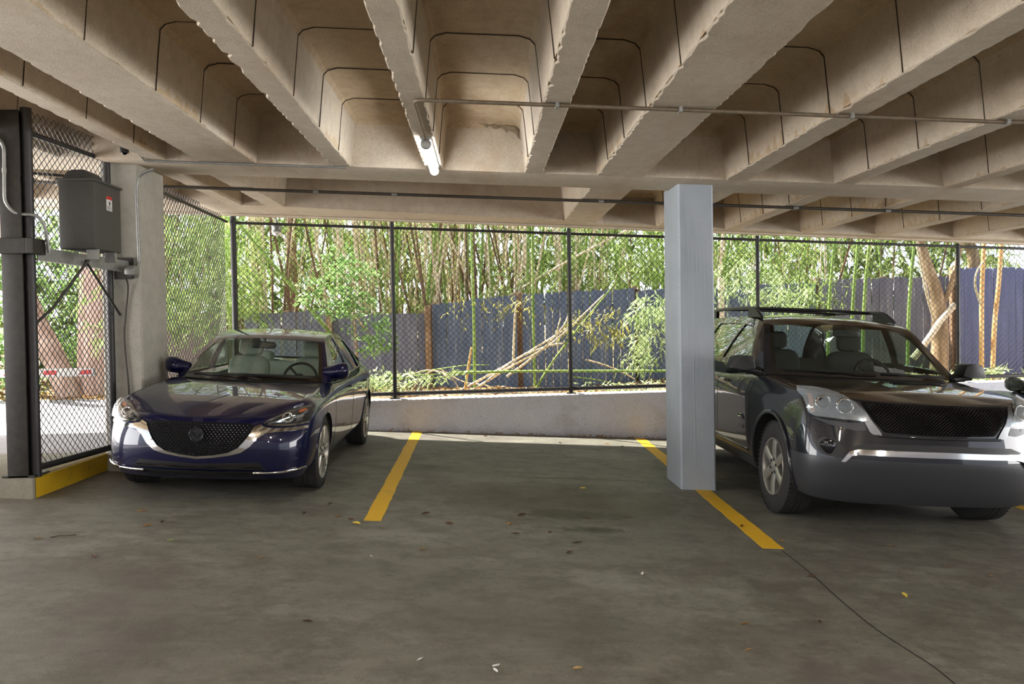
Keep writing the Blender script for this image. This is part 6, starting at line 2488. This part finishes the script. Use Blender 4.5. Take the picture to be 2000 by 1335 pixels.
# flood light under the outer edge of the beam
fl_ = thing('flood_light', 'small grey flood light hanging from the beam outside the corner fence', 'lamp', at(540, 440, 12.55))
MB().lathe([(-.02, .05), (.03, .075), (.10, .08)], 'Z', 16, (0, 0, -.10)).obj('housing', M['galv'], fl_, smooth=50)
MB().lathe([(-.16, .001), (-.15, .045), (-.10, .07)], 'Z', 16).obj('bulb', M['white'], fl_, smooth=60)
MB().tube([(0, 0, 0), (0, 0, .10), (0, -.35, .10)], .015, 8).obj('bracket', M['galv'], fl_, smooth=60)
# pole camera seen in the gap beside the gate post
dm = thing('dome_camera', 'white dome camera hanging in the gap between steel post and gate panel', 'camera', at(41, 440, 8.6))
MB().lathe([(-.05, .06), (.05, .065), (.10, .05), (.12, .02)], 'Z', 18).obj('camera_body', M['white'], dm, smooth=50)
MB().lathe([(-.11, .001), (-.10, .035), (-.05, .058)], 'Z', 18).obj('dome', M['gloss_black'], dm, smooth=60)
MB().tube([(0, 0, .12), (0, 0, cz(dm.location.x) - dm.location.z + .01)], .018, 8).obj('stem', M['white'], dm, smooth=60)

# ---- single leaves and bits on the deck floor
lv = [(73, 1051, 'tan', 'beside the kerb end'), (117, 1050, 'twig', ''), (183, 1086, 'brown', 'in front of the sedan'), (333, 1056, 'pale green', 'in front of the sedan'), (290, 1027, 'tan', 'below the sedan bumper'), (318, 1019, 'brown', 'below the sedan bumper'),
      (275, 998, 'tan', 'by the sedan front tyre'), (660, 1008, 'tan', 'beside the left yellow line end'), (697, 1023, 'yellow', 'beside the left yellow line end'), (686, 1014, 'brown', 'next to the yellow leaf'), (645, 983, 'brown', 'between sedan and line'), (594, 1002, 'brown', 'between sedan and line'),
      (825, 1073, 'tan', 'in the open lane'), (878, 1023, 'brown', 'past the left yellow line'), (996, 1024, 'tan', 'in the middle of the free bay'), (1018, 1006, 'brown', 'in the middle of the free bay'), (830, 1003, 'brown', 'right of the left line'), (1140, 954, 'yellow', 'inside the free bay'),
      (1029, 894, 'brown', 'deep in the free bay'), (949, 852, 'brown', 'close to the parapet'), (1094, 865, 'brown', 'close to the parapet'), (1187, 867, 'tan', 'close to the parapet'), (1216, 872, 'brown', 'close to the right yellow line'), (1075, 1040, 'brown', 'in front of the free bay'), (1150, 1013, 'brown', 'before the painted column'),
      (1126, 1060, 'brown', 'before the painted column'), (1112, 1079, 'brown', 'in the open lane'), (1254, 1121, 'white', 'in the open lane'), (1455, 1220, 'tan', 'near the camera side of the lane'), (1462, 1270, 'tan', 'near the camera side of the lane'), (1130, 1306, 'tan', 'at the bottom of the lane'), (1526, 1057, 'tan', 'beside the end of the right yellow line'),
      (1585, 1125, 'brown', 'past the right yellow line'), (1737, 1066, 'tan', 'below the SUV bumper'), (1848, 1106, 'tan', 'below the SUV bumper'), (1935, 1125, 'tan', 'below the SUV bumper'), (1767, 1164, 'yellow', 'in the lane before the SUV'), (1600, 1215, 'brown', 'on the crack in the floor'), (1060, 880, 'tan', 'deep in the free bay'), (600, 1214, 'brown', 'in the near lane'),
      (820, 1288, 'white', 'in the near lane'), (970, 1300, 'white', 'on the near floor'), (968, 1311, 'white', 'on the near floor'), (508, 1089, 'tan', 'in front of the sedan'), (725, 1086, 'white', 'in the open lane'), (1006, 1042, 'brown', 'in front of the free bay'), (1450, 1028, 'brown', 'beside the right yellow line')]
LC = {'tan': M['leaf_dry'], 'brown': plain('brown_dead_leaf', srgb(92, 62, 38), .8), 'yellow': plain('yellow_dead_leaf', srgb(214, 186, 70), .7), 'white': plain('white_scrap', srgb(222, 222, 218), .7), 'pale green': plain('pale_green_leaf', srgb(170, 176, 110), .7)}
r2 = random.Random(3)


def floor_pt(px, py):
    d = cam_m.to_3x3() @ Vector(((px - 1000) / 1600, -(py - 667.5) / 1600, -1))
    t = (-(cam_o.z + SF * cam_o.x)) / (d.z + SF * d.x)
    return cam_o + d * t


seen = {}
for i, (px, py, c, where) in enumerate(lv):
    p = floor_pt(px, py)
    if c == 'twig':
        o = MB().tube([(-.07, 0, .004), (-.02, .03, .01), (.03, .03, .008), (.08, .07, .004)], .003, 5).obj('twig', M['conduit_dark'], loc=p)
        tag(o, 'thin curved twig on the floor in front of the kerb', 'twig')
        continue
    L_ = r2.uniform(.05, .085) * (.6 if c == 'white' else 1)
    w = L_ * r2.uniform(.34, .5)
    cu = L_ * r2.uniform(.08, .3)
    m = MB()
    m.add([(-L_ / 2, 0, .004), (-L_ * .1, w / 2, cu), (L_ / 2, 0, .006), (-L_ * .1, -w / 2, cu * .7), (0, 0, .003), (-L_ * .62, .002, .01), (L_ * .25, w * .3, cu * .9), (L_ * .25, -w * .3, cu * .6)],
          [(0, 4, 1), (1, 4, 6), (6, 4, 2), (0, 3, 4), (3, 7, 4), (7, 2, 4), (0, 1, 5)])
    nm = 'paper_scrap' if c == 'white' else 'fallen_leaf'
    o = m.obj(nm, LC[c], loc=p, fix=False)
    o.rotation_euler = (0, TILT, r2.uniform(0, 6.28))
    kind = 'small white scrap' if c == 'white' else f'small {c} curled leaf'
    lab = f'{kind} on the floor {where}'
    base_lab = lab
    seen[lab] = seen.get(lab, 0) + 1
    if seen[lab] > 1:
        lab += (', second one', ', third one', ', fourth one')[seen[lab] - 2]
    tag(o, lab, 'scrap' if c == 'white' else 'leaf', 'dry leaves and scraps on the deck floor')
# hairline crack from the end of the right line
cr = [(1530, 1075), (1580, 1118), (1640, 1170), (1700, 1222), (1760, 1262), (1820, 1300), (1870, 1338)]
P_ = [floor_pt(*q) for q in cr]
m = MB()
vs = []
for i, p in enumerate(P_):
    for q in range(1):
        pass
pp = curve_pts([p + Vector((r2.uniform(-.01, .01), r2.uniform(-.01, .01), 0)) for p in P_], 6)
for p in pp:
    vs += [(p.x - .004, p.y, fz(p.x) + .0012), (p.x + .004, p.y, fz(p.x) + .0012)]
m.add(vs, [(2 * i, 2 * i + 1, 2 * i + 3, 2 * i + 2) for i in range(len(pp) - 1)])
m.obj('crack', M['seam'], floor, fix=False)
